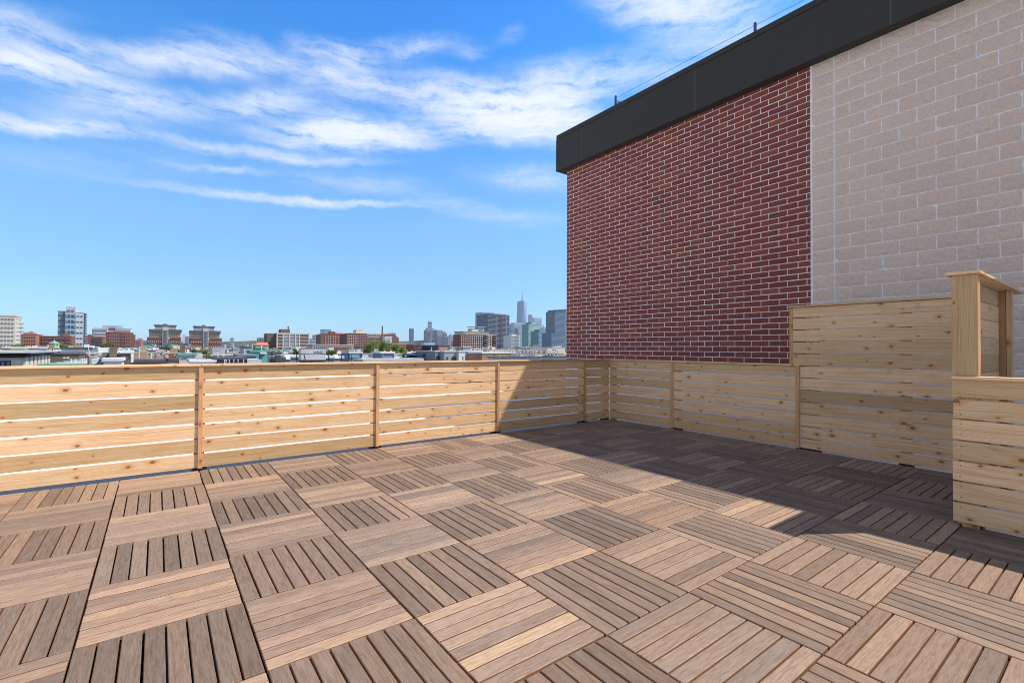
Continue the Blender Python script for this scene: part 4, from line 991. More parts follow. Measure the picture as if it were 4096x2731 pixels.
# cornice building at the left
Y = 58
r = thing('cornice_building', 'limestone corner building with heavy dark bracketed cornice at far left', 'building')
X0, X1 = span(-260, 84, Y); z1 = zat(40, 1428, Y); z2 = zat(40, 1407, Y); dpt = onX(185, 1420, X1).y-Y
m = MB(); m.box(X0, X1, Y, Y+dpt, GZ, z1); part(m, 'wall', M('cream'), r)
m = MB(); m.box(X0-1, X1+.75, Y-.75, Y+dpt+.7, z1+.42, z2-.12); part(m, 'cornice', M('grey'), r)
m = MB(); m.box(X0-1, X1+.35, Y-.35, Y+dpt+.3, z1-.02, z1+.42); part(m, 'frieze_shadow_band', M('black'), r)  # band under the cornice, its cast shadow painted as black
m = MB(); m.box(X0, X1+.1, Y, Y+dpt, z2-.12, z2); part(m, 'roof', M('roofg'), r)
for k in range(26):
    yy = Y+.3+k*(dpt-.6)/25; m = MB(); m.box(X1+.352, X1+.62, yy-.09, yy+.09, z1+.10, z1+.418); part(m, 'bracket', M('dgrey'), r)
for k in range(7):
    yy = Y+dpt*(.05+.15*k); m = MB(); m.box(X1+.001, X1+.32, yy-.5, yy+.5, GZ, z1-.03); part(m, 'pilaster', M('cream'), r)
for k in range(6):
    yy = Y+dpt*(.125+.15*k); m = MB(); m.box(X1+.002, X1+.06, yy-.9, yy+.9, z1-2.3, z1-.35); part(m, 'window', M('glassb'), r)
for a, b in ((-60, -22), (0, 45)):
    X0_, X1_ = span(a, b, Y); w1 = thing.__name__ and MB(); w1.box(X0_, X1_, Y-.03, Y+.2, z1-2.2, z1-.30); wo_ = part(w1, 'window', M('navy'), r)
    for c_ in range(2):
        for d_ in range(2):
            q0 = X0_+.12+c_*(X1_-X0_)/2; q1 = q0+(X1_-X0_)/2-.2; s0 = z1-2.12+d_*.93; m = MB(); m.box(q0, q1, Y-.045, Y-.031, s0, s0+.80); part(m, 'pane', M('slate'), wo_)
# pagoda belvedere
r = thing('belvedere', 'green copper roofed rooftop lookout with green balustrade', 'roof lookout'); Y = 135
xa, xb = span(189, 237, Y); xm = (xa+xb)/2; hw = (xb-xa)/2; ze = zat(213, 1373, Y); za = zat(213, 1361, Y); zf = zat(213, 1392, Y)
m = MB(); n_ = 8
prof = [(1.0, ze), (.72, ze+(za-ze)*.28), (.38, ze+(za-ze)*.58), (.06, za)]
for (r0, q0), (r1, q1) in zip(prof[:-1], prof[1:]): m.cyl((xm, Y+hw, q0), (xm, Y+hw, q1), hw*r0, hw*r1, n=n_, caps=False)
m.cyl((xm, Y+hw, ze-.12), (xm, Y+hw, ze), hw*.96, hw, n=n_); m.cyl((xm, Y+hw, za), (xm, Y+hw, za+.45), .06, .03, n=6)
part(m, 'copper_roof', M('green'), r)
for k in range(8):
    a = math.pi/8+k*math.pi/4; m = MB(); m.cyl((xm+hw*.66*math.cos(a), Y+hw+hw*.66*math.sin(a), zf), (xm+hw*.66*math.cos(a), Y+hw+hw*.66*math.sin(a), ze), .24, n=6); part(m, 'column', M('tan'), r)
m = MB(); m.cyl((xm, Y+hw, zf), (xm, Y+hw, ze-.3), hw*.42, n=8); part(m, 'inner_room', M('brown'), r)
m = MB(); m.cyl((xm, Y+hw, zf-.15), (xm, Y+hw, zf+.1), hw*1.04, n=8); m.cyl((xm, Y+hw, zf+.62), (xm, Y+hw, zf+.74), hw*1.02, n=8)
part(m, 'balustrade', M('green'), r)
m = MB(); m.cyl((xm, Y+hw, GZ), (xm, Y+hw, zf-.15), hw*.6, n=8); part(m, 'tower_base', M('tan'), r)
house('town_building', 'long pale building with small windows behind the cornice building', 160, 8, 190, 1392, 'olive', 10, 'white', (16, 3, dict(wf=.5, hf=.4, first=.3)))
house('town_building', 'slate blue long flat block right of the green copper lookout', 150, 240, 369, 1393, 'slate', 12, 'dgrey', (9, 2.6, dict(wf=.3, hf=.4, mat='glassd', first=.8)), extra=(('bulkhead','white',333,350,1377,1393),('bulkhead','white',350,372,1382,1393)))
house('town_building', 'dark brown flat block with white roof vents', 98, 188, 316, 1418, 'brown', 8, 'dgrey', None, extra=(('vent_box','white',257,263,1428,1434,.6,-.8),('vent_box','white',270,279,1428,1434,.6,-.8)))
house('town_building', 'small grey blue box below the copper lookout', 110, 190, 222, 1405, 'slate', 5, 'roofw', (1, 3, dict(wf=.12, hf=.35, first=.2)))
house('brick_building', 'small red brick end wall beside the dark brown flat block', 100, 306, 316, 1417, 'orange', 8, 'brown')
house('town_building', 'beige low block with brick panel behind the wooden pole', 112, 316, 376, 1416, 'olive', 8, 'concrete', None, extra=(('brick_panel','brick',322,355,1422,1427,.1,-.1),))
# green edged sloped roof
r = thing('mansard_roof', 'low grey roof with green copper edge rising behind the fence', 'building'); Y = 62
X0, X1 = span(163, 430, Y); z0 = zat(300, 1456, Y); 
m = MB(); m.poly([(X0,Y,z0),(X1,Y,z0),(X1,Y+13,z0+1.0),(X0+6.5,Y+13,z0+1.0)], [(0,1,2,3)]); m.box(X0, X1, Y, Y+12.9, GZ, z0-.02); part(m, 'slope', M('grey'), r)
m = MB(); m.box(X0-.2, X1+.2, Y-.25, Y, z0-.25, z0+.03); part(m, 'copper_edge', M('green'), r)
m = MB(); m.poly([(X0-.2,Y,z0+.01),(X0+.3,Y,z0+.03),(X0+7,Y+13,z0+1.08),(X0+6.4,Y+13,z0+1.06)], [(0,1,2,3)]); part(m, 'copper_hip', M('green'), r)
for px in (272, 290, 318, 326, 334, 345):
    p = onY(px, 1452, Y-.4); m = MB(); m.cyl((p.x, Y+1.5, z0), (p.x, Y+1.5, z0+.38), .05, n=8); m.cyl((p.x, Y+1.5, z0+.38), (p.x, Y+1.5, z0+.46), .09, n=8); part(m, 'vent_pipe', M('white'), r)
# stair bulkheads with slanted dark faces
def bulkhead(label, Y, x0, x1, yt, yb, xw, dark='dgrey', slope=.5):
    r = thing('stair_bulkhead', label, 'roof bulkhead'); X0, X1 = span(x0, x1, Y); zt = zat((x0+x1)/2, yt, Y); zb = zat((x0+x1)/2, yb, Y)
    m = MB(); m.poly([(X0,Y,zb),(X1,Y,zb),(X1-.1,Y+slope,zt),(X0+.35,Y+slope,zt),(X0,Y+3,zb),(X1,Y+3,zb),(X1-.1,Y+3,zt),(X0+.35,Y+3,zt)], [(0,1,2,3),(1,5,6,2),(4,0,3,7),(3,2,6,7),(5,4,7,6)])
    part(m, 'slanted_face', M(dark), r)
    Xw0, Xw1 = X1+.01, span(x1, xw, Y)[1]; m = MB()
    m.prism([(Xw0, zb-1.2), (Xw1, zb-1.2), (Xw1, zb-.2), (Xw0+.5, zt), (Xw0, zt+.1)], Y-.1, Y+3.1); part(m, 'white_gable', M('white'), r, fix=True)
    m = MB(); m.box(X0-.1, X1+.1, Y-.15, Y-.02, zb-.3, zb); part(m, 'sill', M('slate'), r)
    return r
bulkhead('dark slanted stair bulkhead with white gable right of the wooden pole', 56, 388, 438, 1410, 1452, 447)
r = bulkhead('second white-gabled stair bulkhead with small orange wood panel', 59, 442, 472, 1408, 1445, 487, 'grey', .2)
add(r, 'wood_panel', 'terra', 58.5, 446, 462, 1417, 1425, .2)
r = house('stair_bulkhead', 'square stair bulkhead with dark siding framed in white', 57, 486, 526, 1412, 'dgrey', 3, 'roofw', zb=GZ, extra=(('siding','brown',487,523,1438,1460,.1,-.1), ('white_frame','white',524,530,1410,1450,3,-.1)))
house('white_building', 'plain white parapet wall in front of the stair bulkheads', 53, 415, 487, 1444, 'white', 5, 'roofw')
def pole(label, Y, px, yt, r0=.13, mat='wood'):
    r = thing('utility_pole', label, 'pole'); x = onY(px, 1420, Y).x; m = MB(); zt = zat(px, yt, Y)
    m.cyl((x, Y, GZ), (x, Y, zt), r0*1.2, r0, n=10); part(m, 'shaft', M(mat), r)
    m = MB(); m.cyl((x, Y, zt-.01), (x, Y, zt+.05), r0*1.05, n=10); part(m, 'pole_cap', M('grey'), r); return x, zt
pa = pole('thick brown wooden pole stub left of the slanted bulkhead', 50, 359, 1424, .13)
pole('thinner grey pole rising behind the brown pole stub', 52, 355, 1403, .06, 'concrete')
pb = pole('pale wooden pole standing among grey roofs right of the bulkheads', 85, 555, 1388, .10, 'concrete')
r = thing('power_line', 'thin wire sagging across the roofs from the brown pole', 'wire'); m = MB(); a_ = Vector((pa[0], 50, pa[1]-.3)); b_ = Vector((onY(700,1452,38).x, 38, zat(700,1452,38)))
c0 = a_
for k in range(1, 13):
    t_ = k/12; c1 = a_.lerp(b_, t_)-Vector((0,0,1.0*t_*(1-t_))); m.cyl(c0, c1, .02, n=5, caps=False); c0 = c1
part(m, 'strand', M('grey'), r)
house('brick_building', 'long low red brick parapet just above the fence cap', 62, 523, 668, 1448, 'orange', 8, 'dgrey')
house('town_building', 'olive painted low parapet right of the red brick one', 62, 669, 713, 1443, 'olive', 8, 'dgrey')
r = house('town_building', 'pale grey rooftop block with two satellite dishes', 66, 716, 783, 1422, 'lgrey', 6, 'green', None, extra=(('vent_hood','white',735,743,1416,1421,.6,.5),('vent_hood','white',752,760,1416,1421,.6,.5),('pipe_rack','slate',728,752,1430,1431,.1,-.1)))
for px in (755, 764):
    p = onY(px, 1441, 65); m = MB(); m.cyl((p.x, 65, p.z), (p.x-.08, 64.85, p.z+.02), .13, .2, n=12); part(m, 'satellite_dish', M('silver'), r)
house('white_building', 'long white parapet directly above the fence cap left of centre', 60, 764, 862, 1449, 'white', 4, 'roofw')
r = house('town_building', 'dark grey flat roof with white vent stacks and ducts', 60, 870, 985, 1438, 'dgrey', 7, 'dgrey', None)
add(r, 'grey_wall', 'lgrey', 60, 990, 1048, 1438, 1460, 4, .2)
for px in (898, 904, 917, 935, 952, 974):
    p = onY(px, 1442, 59); m = MB(); m.cyl((p.x, 59, p.z-.8), (p.x, 59, p.z+.05), .035, n=8); m.cyl((p.x, 59, p.z+.05), (p.x, 59, p.z+.12), .07, n=8); part(m, 'vent_stack', M('white'), r)
house('town_building', 'blue grey clad rooftop block with white seams', 75, 952, 1024, 1424, 'blue', 4, 'slate', (8, 4, dict(wf=.12, hf=.8, mat='lgrey', first=.1)))
house('stair_bulkhead', 'pale teal rooftop bulkhead with flat green roof', 80, 1004, 1037, 1408, 'teal', 4, 'green')
house('stair_bulkhead', 'second teal bulkhead with white slanted hatch', 82, 1040, 1078, 1407, 'teal', 4, 'green', None, extra=(('hatch','white',1037,1062,1408,1415,1,-1),))
house('stair_bulkhead', 'small teal square bulkhead near the skylights', 90, 1024, 1056, 1394, 'teal', 3, 'green')
house('grey_building', 'grey stone gabled house front with arched windows', 120, 980, 1008, 1390, 'grey', 8, 'dgrey', (2, 3.0, dict(wf=.35, hf=.35)))
r = thing('orange_roof_building', 'long building under an orange tiled hip roof', 'building'); Y = 400; X0, X1 = span(1018, 1075, Y); zb_ = zat(1045, 1380, Y); zt = zat(1045, 1369, Y)
m = MB(); m.box(X0+1, X1, Y+.5, Y+14, GZ, zb_); part(m, 'wall', M('beige'), r)
m = MB(); m.poly([(X0,Y,zb_),(X1,Y,zb_),(X1,Y+15,zb_),(X0,Y+15,zb_),(X0+3,Y+7,zt),(X1,Y+7,zt)], [(0,1,5,4),(1,2,5),(2,3,4,5),(3,0,4),(3,2,1,0)]); part(m, 'roof', M('terra'), r)
# generator on the neighbouring roof
r = thing('generator', 'grey standby generator cabinet with louvres on the neighbouring roof', 'generator'); Y = 45
X0, X1 = span(1204, 1303.5, Y); zt = zat(1254, 1394.5, Y); zb_ = zat(1254, 1442, Y); dpt = onX(1195, 1393, X0).y-Y; W = X1-X0; H = zt-zb_
gm_ = simple('generator grey', (.46,.48,.50), .45, .03, 3)
m = MB(); m.cbox(X0, X1, Y, Y+dpt, zb_, zt, .015); part(m, 'cabinet', gm_, r)
m = MB(); m.box(X0-.03, X1+.03, Y-.03, Y+dpt+.03, zt+.001, zt+.03); part(m, 'lid', M('lgrey'), r)
m = MB(); m.box(X0, X1, Y+.05, Y+dpt-.05, -.05, zb_-.002); part(m, 'skid', M('black'), r)
for a, b in ((.035,.085),(.105,.155),(.175,.225)):
    for k in range(11):
        z_ = zt-.10-k*H*.042; m = MB(); m.box(X0+W*a, X0+W*b, Y-.014, Y-.001, z_-.022, z_); part(m, 'louvre', M('roofw'), r)
for k in range(9):
    z_ = zt-.25-k*H*.08; m = MB(); m.box(X0+W*.945, X0+W*.985, Y-.012, Y-.001, z_-.05, z_); part(m, 'louvre', M('roofw'), r)
for a in (.315, .93): m = MB(); m.box(X0+W*a-.006, X0+W*a+.006, Y-.004, Y+.01, zb_+.05, zt-.05); part(m, 'door_seam', M('grey'), r)
m = MB(); m.box(X0+W*.02, X0+W*.98, Y-.004, Y+.01, zt-H*.46-.006, zt-H*.46+.006); part(m, 'door_seam', M('grey'), r)
def lettering(txt, par, loc, size, mat, name='lettering', rot=(math.pi/2,0,0), bold=0):
    cu = bpy.data.curves.new('lettering', 'FONT'); cu.body = txt; cu.size = size; cu.extrude = .002; cu.align_x = 'CENTER'; cu.align_y = 'CENTER'; cu.offset = bold
    o = bpy.data.objects.new('tmp', cu); C.objects.link(o); dg_ = bpy.context.evaluated_depsgraph_get(); me = bpy.data.meshes.new_from_object(o.evaluated_get(dg_)); bpy.data.objects.remove(o)
    me.name = 'lettering'; me.materials.clear(); me.materials.append(mat); return ob(name, me, par, loc, rot)
lettering('GENERAC', r, (X0+W*.655, Y-.006, zt-H*.315), .155, M('black'), bold=.004)
m = MB(); m.poly([(X0+W*.66,Y-.004,zt-H*.15),(X0+W*.675,Y-.004,zt-H*.15),(X0+W*.662,Y-.004,zt-H*.20),(X0+W*.67,Y-.004,zt-H*.20),(X0+W*.645,Y-.004,zt-H*.26),(X0+W*.652,Y-.004,zt-H*.205),(X0+W*.645,Y-.004,zt-H*.205)], [(0,6,5,2,1),(2,5,4,3)]); part(m, 'logo_flash', M('black'), r)
m = MB(); xq, zq = X0+W*.845, zt-H*.27
for s_ in (-1, 1): m.cyl((xq-.13, Y-.03, zq-.16*s_), (xq+.13, Y-.03, zq+.16*s_), .011, n=6)
part(m, 'cross_handle', M('black'), r)
m = MB(); m.box(X0+W*.62, X0+W*.75, Y-.004, Y+.002, zt-H*.365, zt-H*.352); part(m, 'red_underline', M('terra'), r)
# black pipe guard rail in front of it
r = thing('guard_rail', 'black pipe guard rail running before the generator', 'railing'); Y = 43
Xa, Xb = span(1070, 1410, Y); zr = zat(1240, 1416, Y); m = MB(); m.cyl((Xa, Y, zr), (Xb, Y, zr), .025, n=6); part(m, 'top_rail', M('black'), r)
m = MB(); m.cyl((Xa, Y, zr-.5), (Xb, Y, zr-.5), .02, n=6); part(m, 'mid_rail', M('black'), r)
for px in (1073, 1088, 1116, 1186, 1217, 1314, 1366, 1395, 1407):
    x = onY(px, 1420, Y).x; m = MB(); m.cyl((x, Y, -.05), (x, Y, zr), .028, n=6); part(m, 'rail_post', M('black'), r)
for px in (1186, 1217, 1314):
    x = onY(px, 1420, Y).x; m = MB(); m.cyl((x-.02, Y, zr-.05), (x+.16, Y-.2, -.05), .02, n=6); part(m, 'brace', M('black'), r)
def skylight(label, Y, x0, x1, y0, y1):
    r = thing('skylight_hatch', label, 'roof hatch'); X0, X1 = span(x0, x1, Y); z0, z1 = zat(x0, y1, Y), zat(x0, y0, Y); d_ = (X1-X0)*.25
    m = MB(); m.poly([(X0+d_,Y,z0),(X1,Y,z0),(X1-d_,Y+.3,z1),(X0,Y+.3,z1),(X0+d_,Y+.05,z0-.04),(X1,Y+.05,z0-.04),(X1-d_,Y+.36,z1-.03),(X0,Y+.36,z1-.03)], [(0,1,2,3),(7,6,5,4),(0,4,5,1),(1,5,6,2),(2,6,7,3),(3,7,4,0)]); part(m, 'lid', M('white'), r)
    m = MB(); m.box(X0, X1, Y+.1, Y+1, z0-1.2, z0); part(m, 'curb', M('slate'), r)
skylight('tilted white hatch lid left of the generator', 50, 1141, 1163, 1417, 1437)
skylight('tilted white hatch lid right of the generator', 50, 1337, 1359, 1417, 1433)
house('grey_building', 'low blue grey parapet left of the generator', 52, 1140, 1200, 1430, 'slate', 4, 'lgrey', None, extra=(('condenser_unit','dgrey',1100,1116,1421,1450,1,-1),))
house('grey_building', 'low blue grey parapet between the generator and the tilted hatch', 52, 1300, 1372, 1433, 'slate', 4, 'lgrey')
house('stair_bulkhead', 'slate bulkhead with white trim left of the green tree', 60, 1398, 1446, 1414, 'slate', 3, 'lgrey', None, extra=(('doorway','teal',1399,1436,1417,1431,.1,-.1),('white_louvre','white',1448,1472,1413,1414.5,1,-.2),('louvred_end','lgrey',1448,1472,1414.5,1429,2,-.15)))
house('stair_bulkhead', 'slate bulkhead with white frame right of the green tree trunk', 60, 1524, 1576, 1414, 'slate', 3, 'roofw', None, extra=(('white_frame','white',1530,1531.5,1414,1430,.1,-.1),('white_frame','white',1575,1577,1414,1430,.1,-.1),('white_frame','white',1530,1577,1412.5,1414,.3,-.1)))
r = thing('duct_run', 'row of pale ducts and vents on the roof below the trees', 'ductwork'); Y = 56; rnd2 = random.Random(9)
for k in range(26):
    px = 1468+k*8.6+rnd2.uniform(-2,2); a, b = span(px, px+rnd2.uniform(3,7), Y); z_ = zat(px, rnd2.uniform(1432,1440), Y)
    m = MB(); m.box(a, b, Y+rnd2.uniform(0,.5), Y+1, -.6, z_); part(m, 'duct', M(rnd2.choice(['lgrey','white','slate','silver','dgrey'])), r)
m = MB(); Xa, Xb = span(1468, 1690, Y); m.box(Xa, Xb, Y-.1, Y+.05, zat(1580,1434,Y), zat(1580,1432,Y)); part(m, 'rail', M('green'), r)
house('grey_building', 'low white capped roof edge under the duct run', 48, 1455, 1690, 1444, 'grey', 3, 'roofg')
# blue curved roof house
r = thing('blue_roof_house', 'small brick house under a swooping navy blue roof edge', 'building'); Y = 100
def P2(px, py): p = onY(px, py, Y); return (p.x, p.z)
prof = [P2(1648,1422), P2(1648,1419), P2(1690,1419), P2(1712,1411), P2(1722,1410), P2(1726,1415), P2(1714,1415), P2(1692,1424)]
m = MB(); m.prism(prof, Y-.3, Y+8); part(m, 'roof', M('navy'), r, fix=True)
prof = [P2(1648,1460), P2(1648,1431), P2(1690,1424.5), P2(1714,1415.5), P2(1724,1416), P2(1726,1460)]
m = MB(); m.prism(prof, Y, Y+7); part(m, 'wall', M('rust'), r, fix=True)
add(r, 'window', 'blue', Y-.1, 1710, 1719, 1424, 1430, .2)
# blue grey stucco row
Y = 95
r = house('stucco_building', 'blue grey stucco block with glazed doors, leftmost of the stucco row', Y, 1741, 1778, 1407, 'slate', 10, 'lgrey', None); add(r, 'glazed_door', 'glassd', Y-.05, 1745, 1775, 1425, 1436, .2)
r = house('stucco_building', 'grey stucco block with two dark windows, middle of the stucco row', Y-2, 1778, 1835, 1408, 'grey', 10, 'lgrey', None); add(r, 'window', 'glassd', Y-2.05, 1785, 1794, 1427, 1438, .2); add(r, 'window', 'glassd', Y-2.05, 1807, 1825, 1427, 1440, .2)
r = house('stucco_building', 'narrow white rendered wall in the stucco row', Y-3, 1835, 1860, 1407, 'white', 10, 'roofw', None); add(r, 'window', 'glassd', Y-3.05, 1851, 1854, 1426, 1440, .2)
r = house('stucco_building', 'wide grey stucco block with dark canopy right of the white wall', Y-1, 1861, 1928, 1407, 'grey', 10, 'lgrey', None); add(r, 'window', 'glassd', Y-1.05, 1890, 1905, 1425, 1438, .2); add(r, 'canopy', 'navy', Y-1.4, 1907, 1926, 1420, 1422.5, .5)
r = house('stucco_building', 'brown rendered low block at the right end of the stucco row', 88, 1928, 2060, 1414, 'rust', 10, 'roofw', None); add(r, 'panel_line', 'brown', 87.9, 1978, 1979, 1414, 1450, .2)
house('stair_bulkhead', 'lilac grey roof bulkhead above the stucco row', 110, 1852, 1884, 1390, 'grey', 4, 'lgrey')
house('town_building', 'cream parapet block left of the vent pipes', 150, 1958, 2060, 1400, 'cream', 10, 'concrete', None, extra=(('stair_room','cream',1958,1988,1387,1400,4,1),('doorway','brown',1962,1966,1393,1400,.1,-.1)))
r = thing('chimney_row', 'line of small white chimney caps above the stucco row', 'vents')
for px in (1881, 1886, 1897, 1903, 1915, 1921, 1930): p = onY(px, 1400, 105); m = MB(); m.cyl((p.x,105,p.z-1), (p.x,105,zat(px,1395,105)), .1, .16, n=8); m.cyl((p.x,105,zat(px,1395,105)), (p.x,105,zat(px,1393,105)), .2, .1, n=8); part(m, 'chimney_cap', M('white'), r)
# pale hall at the right
r = house('hall_building', 'pale pink rendered hall with stepped gable beside the brick wall', 210, 2190, 2300, 1391, 'cream', 30, 'lgrey', None)
p0 = onY(2205,1391,209.9); p1 = onY(2246,1384,209.9); p2 = onY(2250,1391,209.9); m = MB(); m.prism([(p0.x,p0.z),(p1.x,p1.z),(p2.x,p2.z)], 209.9, 212); part(m, 'gable', M('cream'), r, fix=True)
for px in (2211, 2216, 2223): add(r, 'window', 'glassd', 209.8, px, px+2, 1397, 1401, .2)
add(r, 'door', 'slate', 209.8, 2263, 2272, 1393, 1405, .2)
# vent pipe clusters
def vents(label, Y, x0, x1, n, yt, yb, cy0, cy1, seed):
    rn = random.Random(seed); r = thing('vent_cluster', label, 'roof vents'); X0, X1 = span(x0, x1, Y)
    m = MB(); a, b = span(x0-4, x1-(x1-x0)*.45, Y); m.box(a, b, Y, Y+1.0, zat(x0,cy1,Y), zat(x0,cy0,Y)); part(m, 'curb', M('black'), r)
    m = MB(); a2, b2 = b+.02, span(x0, x1+2, Y)[1]; m.box(a2, b2, Y+.05, Y+.95, zat(x0,cy1,Y), zat(x0,cy0,Y)); part(m, 'curb', M('grey'), r)
    for k in range(n):
        x = X0+(X1-X0)*(k+rn.uniform(.2,.8))/n; y = Y+rn.uniform(.1,.9); zt = zat(x0, yt+rn.uniform(0,5), Y)
        m = MB(); m.cyl((x,y,zat(x0,cy0,Y)), (x,y,zt), .035, n=6); m.cyl((x,y,zt), (x,y,zt+.05), .075, .07, n=8); m.cyl((x,y,zt+.05), (x,y,zt+.08), .05, .02, n=8); part(m, 'vent_pipe', M('silver'), r)
vents('dense cluster of white vent pipes on a black curb, nearest the brown stucco block', 40, 2061, 2098, 14, 1401, 0, 1424, 1433, 1)
vents('middle cluster of white vent pipes behind the guard rail', 40, 2112, 2163, 20, 1401, 0, 1424, 1434, 2)
vents('cluster of white vent pipes nearest the brick wall corner', 41, 2196, 2238, 14, 1402, 0, 1423, 1431, 3)
r = thing('guard_rail', 'thin grey guard rail before the vent pipe clusters', 'railing'); Y = 38
Xa, Xb = span(1998, 2276, Y); m = MB()
for yy in (1413, 1422): m.cyl((Xa, Y, zat(2100,yy,Y)), (Xb, Y, zat(2100,yy,Y)), .014, n=5)
part(m, 'rail', M('grey'), r)
for px in (1998, 2020, 2044, 2067, 2110, 2140, 2167, 2213, 2265): x = onY(px, 1420, Y).x; m = MB(); m.cyl((x,Y,-.05), (x,Y,zat(px,1411,Y)), .016, n=5); part(m, 'rail_post', M('grey'), r)
m = MB(); Xa, Xb = span(1962, 2280, 39.5); r = thing('roof_curb', 'low grey roof edge wedge under the vent clusters', 'parapet'); m.box(Xa, Xb, 39, 40, -.05, .34); part(m, 'upstand', M('grey'), r)
m = MB(); m.box(Xa-.1, Xb, 38.9, 40.1, .341, .40); part(m, 'edge_cap', M('dgrey'), r)

# --- street rows of houses filling the middle distance
rn = random.Random(21)
walls = ['brick','brick','brick','darkbrick','rust','beige','beige','tan','grey','lgrey','slate','olive','concrete','brown','cream','dgrey','orange','brown']
NM = dict(tan='tan', brick='red brick', darkbrick='dark red brick', rust='rust brown', beige='beige', grey='grey', lgrey='light grey', white='white', slate='slate blue', olive='olive', concrete='stone coloured', brown='brown', cream='cream', dgrey='charcoal', orange='orange brick')
RN = dict(roofw='white roof', roofg='grey roof', roofd='dark roof', silver='silver roof')
rows_ = [118, 146, 178, 214, 256, 305, 360, 425, 500, 590]
for ri, Y in enumerate(rows_):
    px = -10+rn.uniform(-20, 0); cnt = 0
    while px < 2270:
        wpx = rn.uniform(6.5, 13)/(Y/math.cos(math.atan((px-2048)/1899)-0)*1.0)*1899*rn.uniform(.9,1.6)*1.25
        wpx = max(wpx, 26)
        if rn.random() < .14: px += wpx*.8; continue
        dep = 12; mat = rn.choice(walls); roof = rn.choice(['roofw','roofg','roofg','roofd','silver'])
        lo = 1.232-(1440-1393)/1899*Y; base = 1.232-.0225*Y if Y < 200 else -3.2-.004*Y
        zt = {118:-2.6,146:-2.2,178:-1.8,214:-1.4,256:-1.2,305:-.9,360:-.5,425:-.1,500:.3,590:.5}[Y]+rn.uniform(-.9,1.0)
        yt = 1393+(1.232-zt)/Y*1899*.86
        cnt += 1
        feat = RN[roof]
        lab = f"{NM[mat]} row house with {feat}, {ORD[min(cnt,59)]} from left in {ORD[ri+1]} row of rooftops"
        r, X0, X1, z_, dp = B('row_house', lab, 'house', Y+rn.uniform(-3,3), px, px+wpx*.96, yt, mat, depth=dep, roof=roof, over=.1, rt=.22, group='row houses filling the city beyond the roof',
             win=(max(2, int(wpx*Y/1899/2.4)), 3.1, dict(wf=.42, hf=.5, mat=rn.choice(['glassd','slate','glassb']), sep=Y < 150)))
        if cnt > 0:
            Yr = r.children[0].bound_box[0][1]; W = X1-X0
            if rn.random() < .7:
                a = X0+W*rn.uniform(.05,.5); b = a+min(W*.4, rn.uniform(2,3.4)); m = MB(); m.box(a, b, Yr+rn.uniform(1,4), Yr+7.5, z_+.2, z_+rn.uniform(1.1,2.2)); part(m, 'bulkhead', M(rn.choice(['white','lgrey','grey','slate','brick','rust','dgrey','olive','beige'])), r)
            for q in range(rn.randrange(2,6)):
                a = X0+W*rn.uniform(.05,.9); yy = Yr+rn.uniform(.6,8); hh = rn.uniform(.3,1.2)
                m = MB(); m.box(a, a+rn.uniform(.3,.7), yy, yy+.5, z_+.2, z_+.2+hh); part(m, 'chimney', M(rn.choice(['white','brick','silver','lgrey','dgrey'])), r)
            if Y < 230: clutter(r, X0, X1, Yr, Yr+7, z_+.2, 3)
            if rn.random() < .35:
                m = MB(); m.box(X0-.15, X1+.15, Yr-.35, Yr-.01, z_-.7, z_+.05); part(m, 'cornice', M(rn.choice(['white','dgrey','green','brown','cream'])), r)
        px += wpx

# --- trees
def leafmat(name, c1, c2):
    m, t, bs = newmat(name); ge = t.new('ShaderNodeNewGeometry'); R = ge.outputs['Random Per Island']
    t.put(bs.inputs['Base Color'], t.mix(R, c1, c2)); bs.inputs['Roughness'].default_value = .6; bs.inputs['Specular IOR Level'].default_value = .25
    tr = t.new('ShaderNodeBsdfTranslucent'); t.put(tr.inputs[0], t.mix(R, tuple(v*1.3 for v in c1), tuple(v*1.3 for v in c2)))
    mx = t.new('ShaderNodeMixShader'); mx.inputs[0].default_value = .35; t.l.new(bs.outputs[0], mx.inputs[1]); t.l.new(tr.outputs[0], mx.inputs[2])
    out = [n for n in t.n if n.type == 'OUTPUT_MATERIAL'][0]; t.l.new(mx.outputs[0], out.inputs[0]); return m
LF = [leafmat('spring leaves', (.12,.18,.035), (.23,.28,.06)), leafmat('deep leaves', (.07,.13,.03), (.15,.22,.05)), leafmat('budding leaves', (.22,.20,.08), (.30,.30,.10))]
M_bark = simple('bark', (.10,.075,.055), .9, .3, 4)
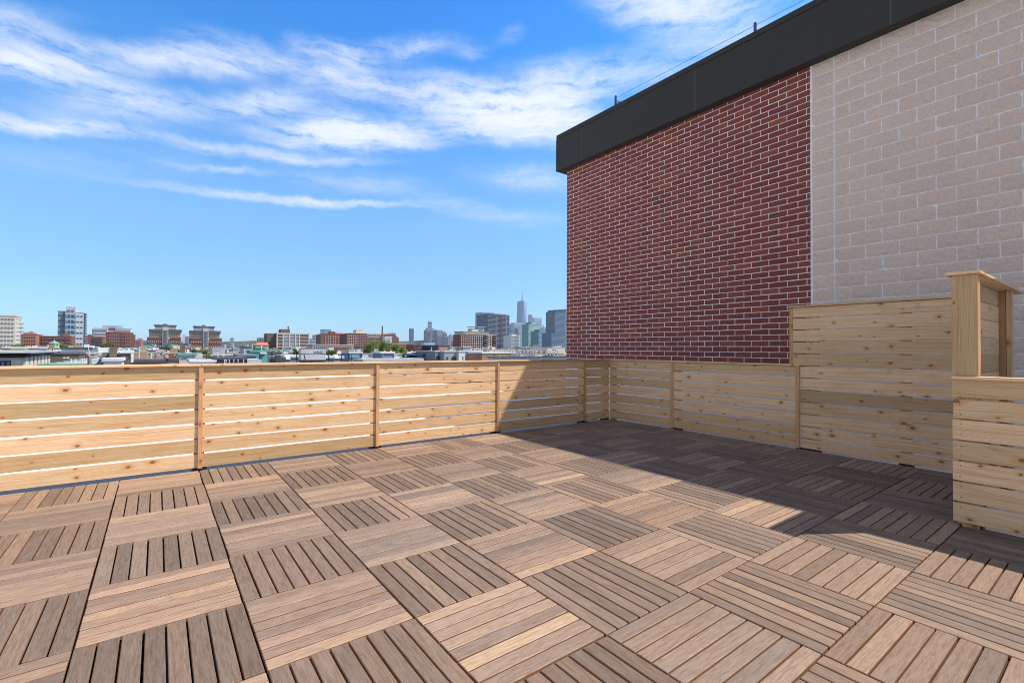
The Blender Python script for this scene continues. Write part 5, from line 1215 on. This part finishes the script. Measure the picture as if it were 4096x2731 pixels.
def tree(label, Y, px, hw, yt, lf=0, nleaf=2600, ls=None, sq=.85, seed=0):
    rn = random.Random(seed+px); x = onY(px, 1393, Y).x; R = hw*Y/1899*1.05; zt = zat(px, yt, Y); zc = zt-R*sq
    r = thing('tree', label, 'tree', (x, Y, GZ)); ls = ls or Y*.0016
    m = MB(); h0 = zc-R*.5-GZ; m.cyl((0,0,0), (0,0,h0), .35, .24, n=8)
    clumps = []
    for k in range(11):
        a = rn.uniform(0, 6.28); q = rn.uniform(.2,.68)*R; zz = rn.uniform(-.75,.68)*R*sq
        q *= math.sqrt(max(.1, 1-(zz/(R*sq))**2)); c = Vector((math.cos(a)*q, math.sin(a)*q, zc-GZ+zz)); clumps.append((c, R*rn.uniform(.20,.44)))
    part(m, 'trunk', M_bark, r)
    m = MB()
    for c, rr in clumps:
        b0 = Vector((0,0,h0*.92)); mid = b0.lerp(c, .5)+Vector((0,0,.1*R)); m.cyl(b0, mid, .16, .10, n=5, caps=False); m.cyl(mid, c, .10, .04, n=5, caps=False)
        for q in range(4): e = c+Vector((rn.gauss(0,1), rn.gauss(0,1), rn.gauss(0,.8)))*rr*.6; m.cyl(mid.lerp(c,.6), e, .04, .015, n=4, caps=False)
    part(m, 'limb', M_bark, r, kind='stuff')
    m = MB(); per = nleaf//len(clumps)
    for c, rr in clumps:
        for q in range(per):
            d = Vector((rn.gauss(0,1), rn.gauss(0,1), rn.gauss(0,1))).normalized()*rr*(rn.random()**.45)*rn.uniform(.7,1.25); p = c+d
            n_ = Vector((rn.gauss(0,1), rn.gauss(0,1), rn.gauss(0,1)+.4)).normalized(); u = n_.orthogonal().normalized()*ls*rn.uniform(.5,1.1); v = n_.cross(u).normalized()*ls*rn.uniform(.35,.8)
            m.poly([p-u, p-v*.6, p+u, p+v], [(0,1,2,3)])
    part(m, 'crown', LF[lf], r, kind='stuff')
tree('large fresh green tree, left of the three behind the slate bulkheads', 190, 1488, 50, 1364, 0, 4200)
tree('tallest fresh green tree, middle of the three, below the plant box', 200, 1545, 54, 1358, 0, 4600)
tree('fresh green tree, right of the three, beside the orange brick block', 185, 1594, 46, 1364, 0, 3800)
tree('small green tree at the right foot of the three large ones', 150, 1620, 18, 1408, 0, 1500)
tree('bright green tree just right of the generator', 120, 1326, 26, 1391, 0, 2600)
tree('green tree just left of the generator', 130, 1186, 15, 1396, 0, 1600)
tree('olive tree partly bare, tallest of the group left of centre', 150, 815, 34, 1392, 2, 2600)
tree('olive tree left in the group left of centre', 140, 772, 20, 1396, 1, 1800)
tree('yellow green bush-like tree low behind the fence', 90, 860, 38, 1422, 0, 3200, sq=.5)
tree('dark green tree below the wide brown brick block', 300, 436, 25, 1373, 1, 2000, sq=.6)
tree('green tree near the pale wooden pole', 130, 530, 22, 1398, 1, 2000)
tree('yellow green hedge-like tree right of the copper lookout', 230, 262, 30, 1380, 0, 2200, sq=.45)
tree('small green tree at the foot of the cream tower', 240, 76, 17, 1380, 0, 1200, sq=.45)
tree('green tree below the left twin tower', 330, 665, 22, 1382, 1, 1400, sq=.45)

# ------------------------------------------------------------------ air
if HAZE:
    hz = MB(); hz.box(-1500, 5200, -12, 4600, GZ-1, 560)
    vm_ = bpy.data.materials.new('haze'); vm_.use_nodes = True; t = NT(vm_.node_tree); t.n.clear()
    pv = t.new('ShaderNodeVolumePrincipled'); pv.inputs['Density'].default_value = HAZE; pv.inputs['Color'].default_value = (.72, .85, 1.0, 1); pv.inputs['Anisotropy'].default_value = .3
    o_ = t.new('ShaderNodeOutputMaterial'); t.l.new(pv.outputs[0], o_.inputs['Volume'])
    part(hz, 'haze', vm_, None, kind='stuff')
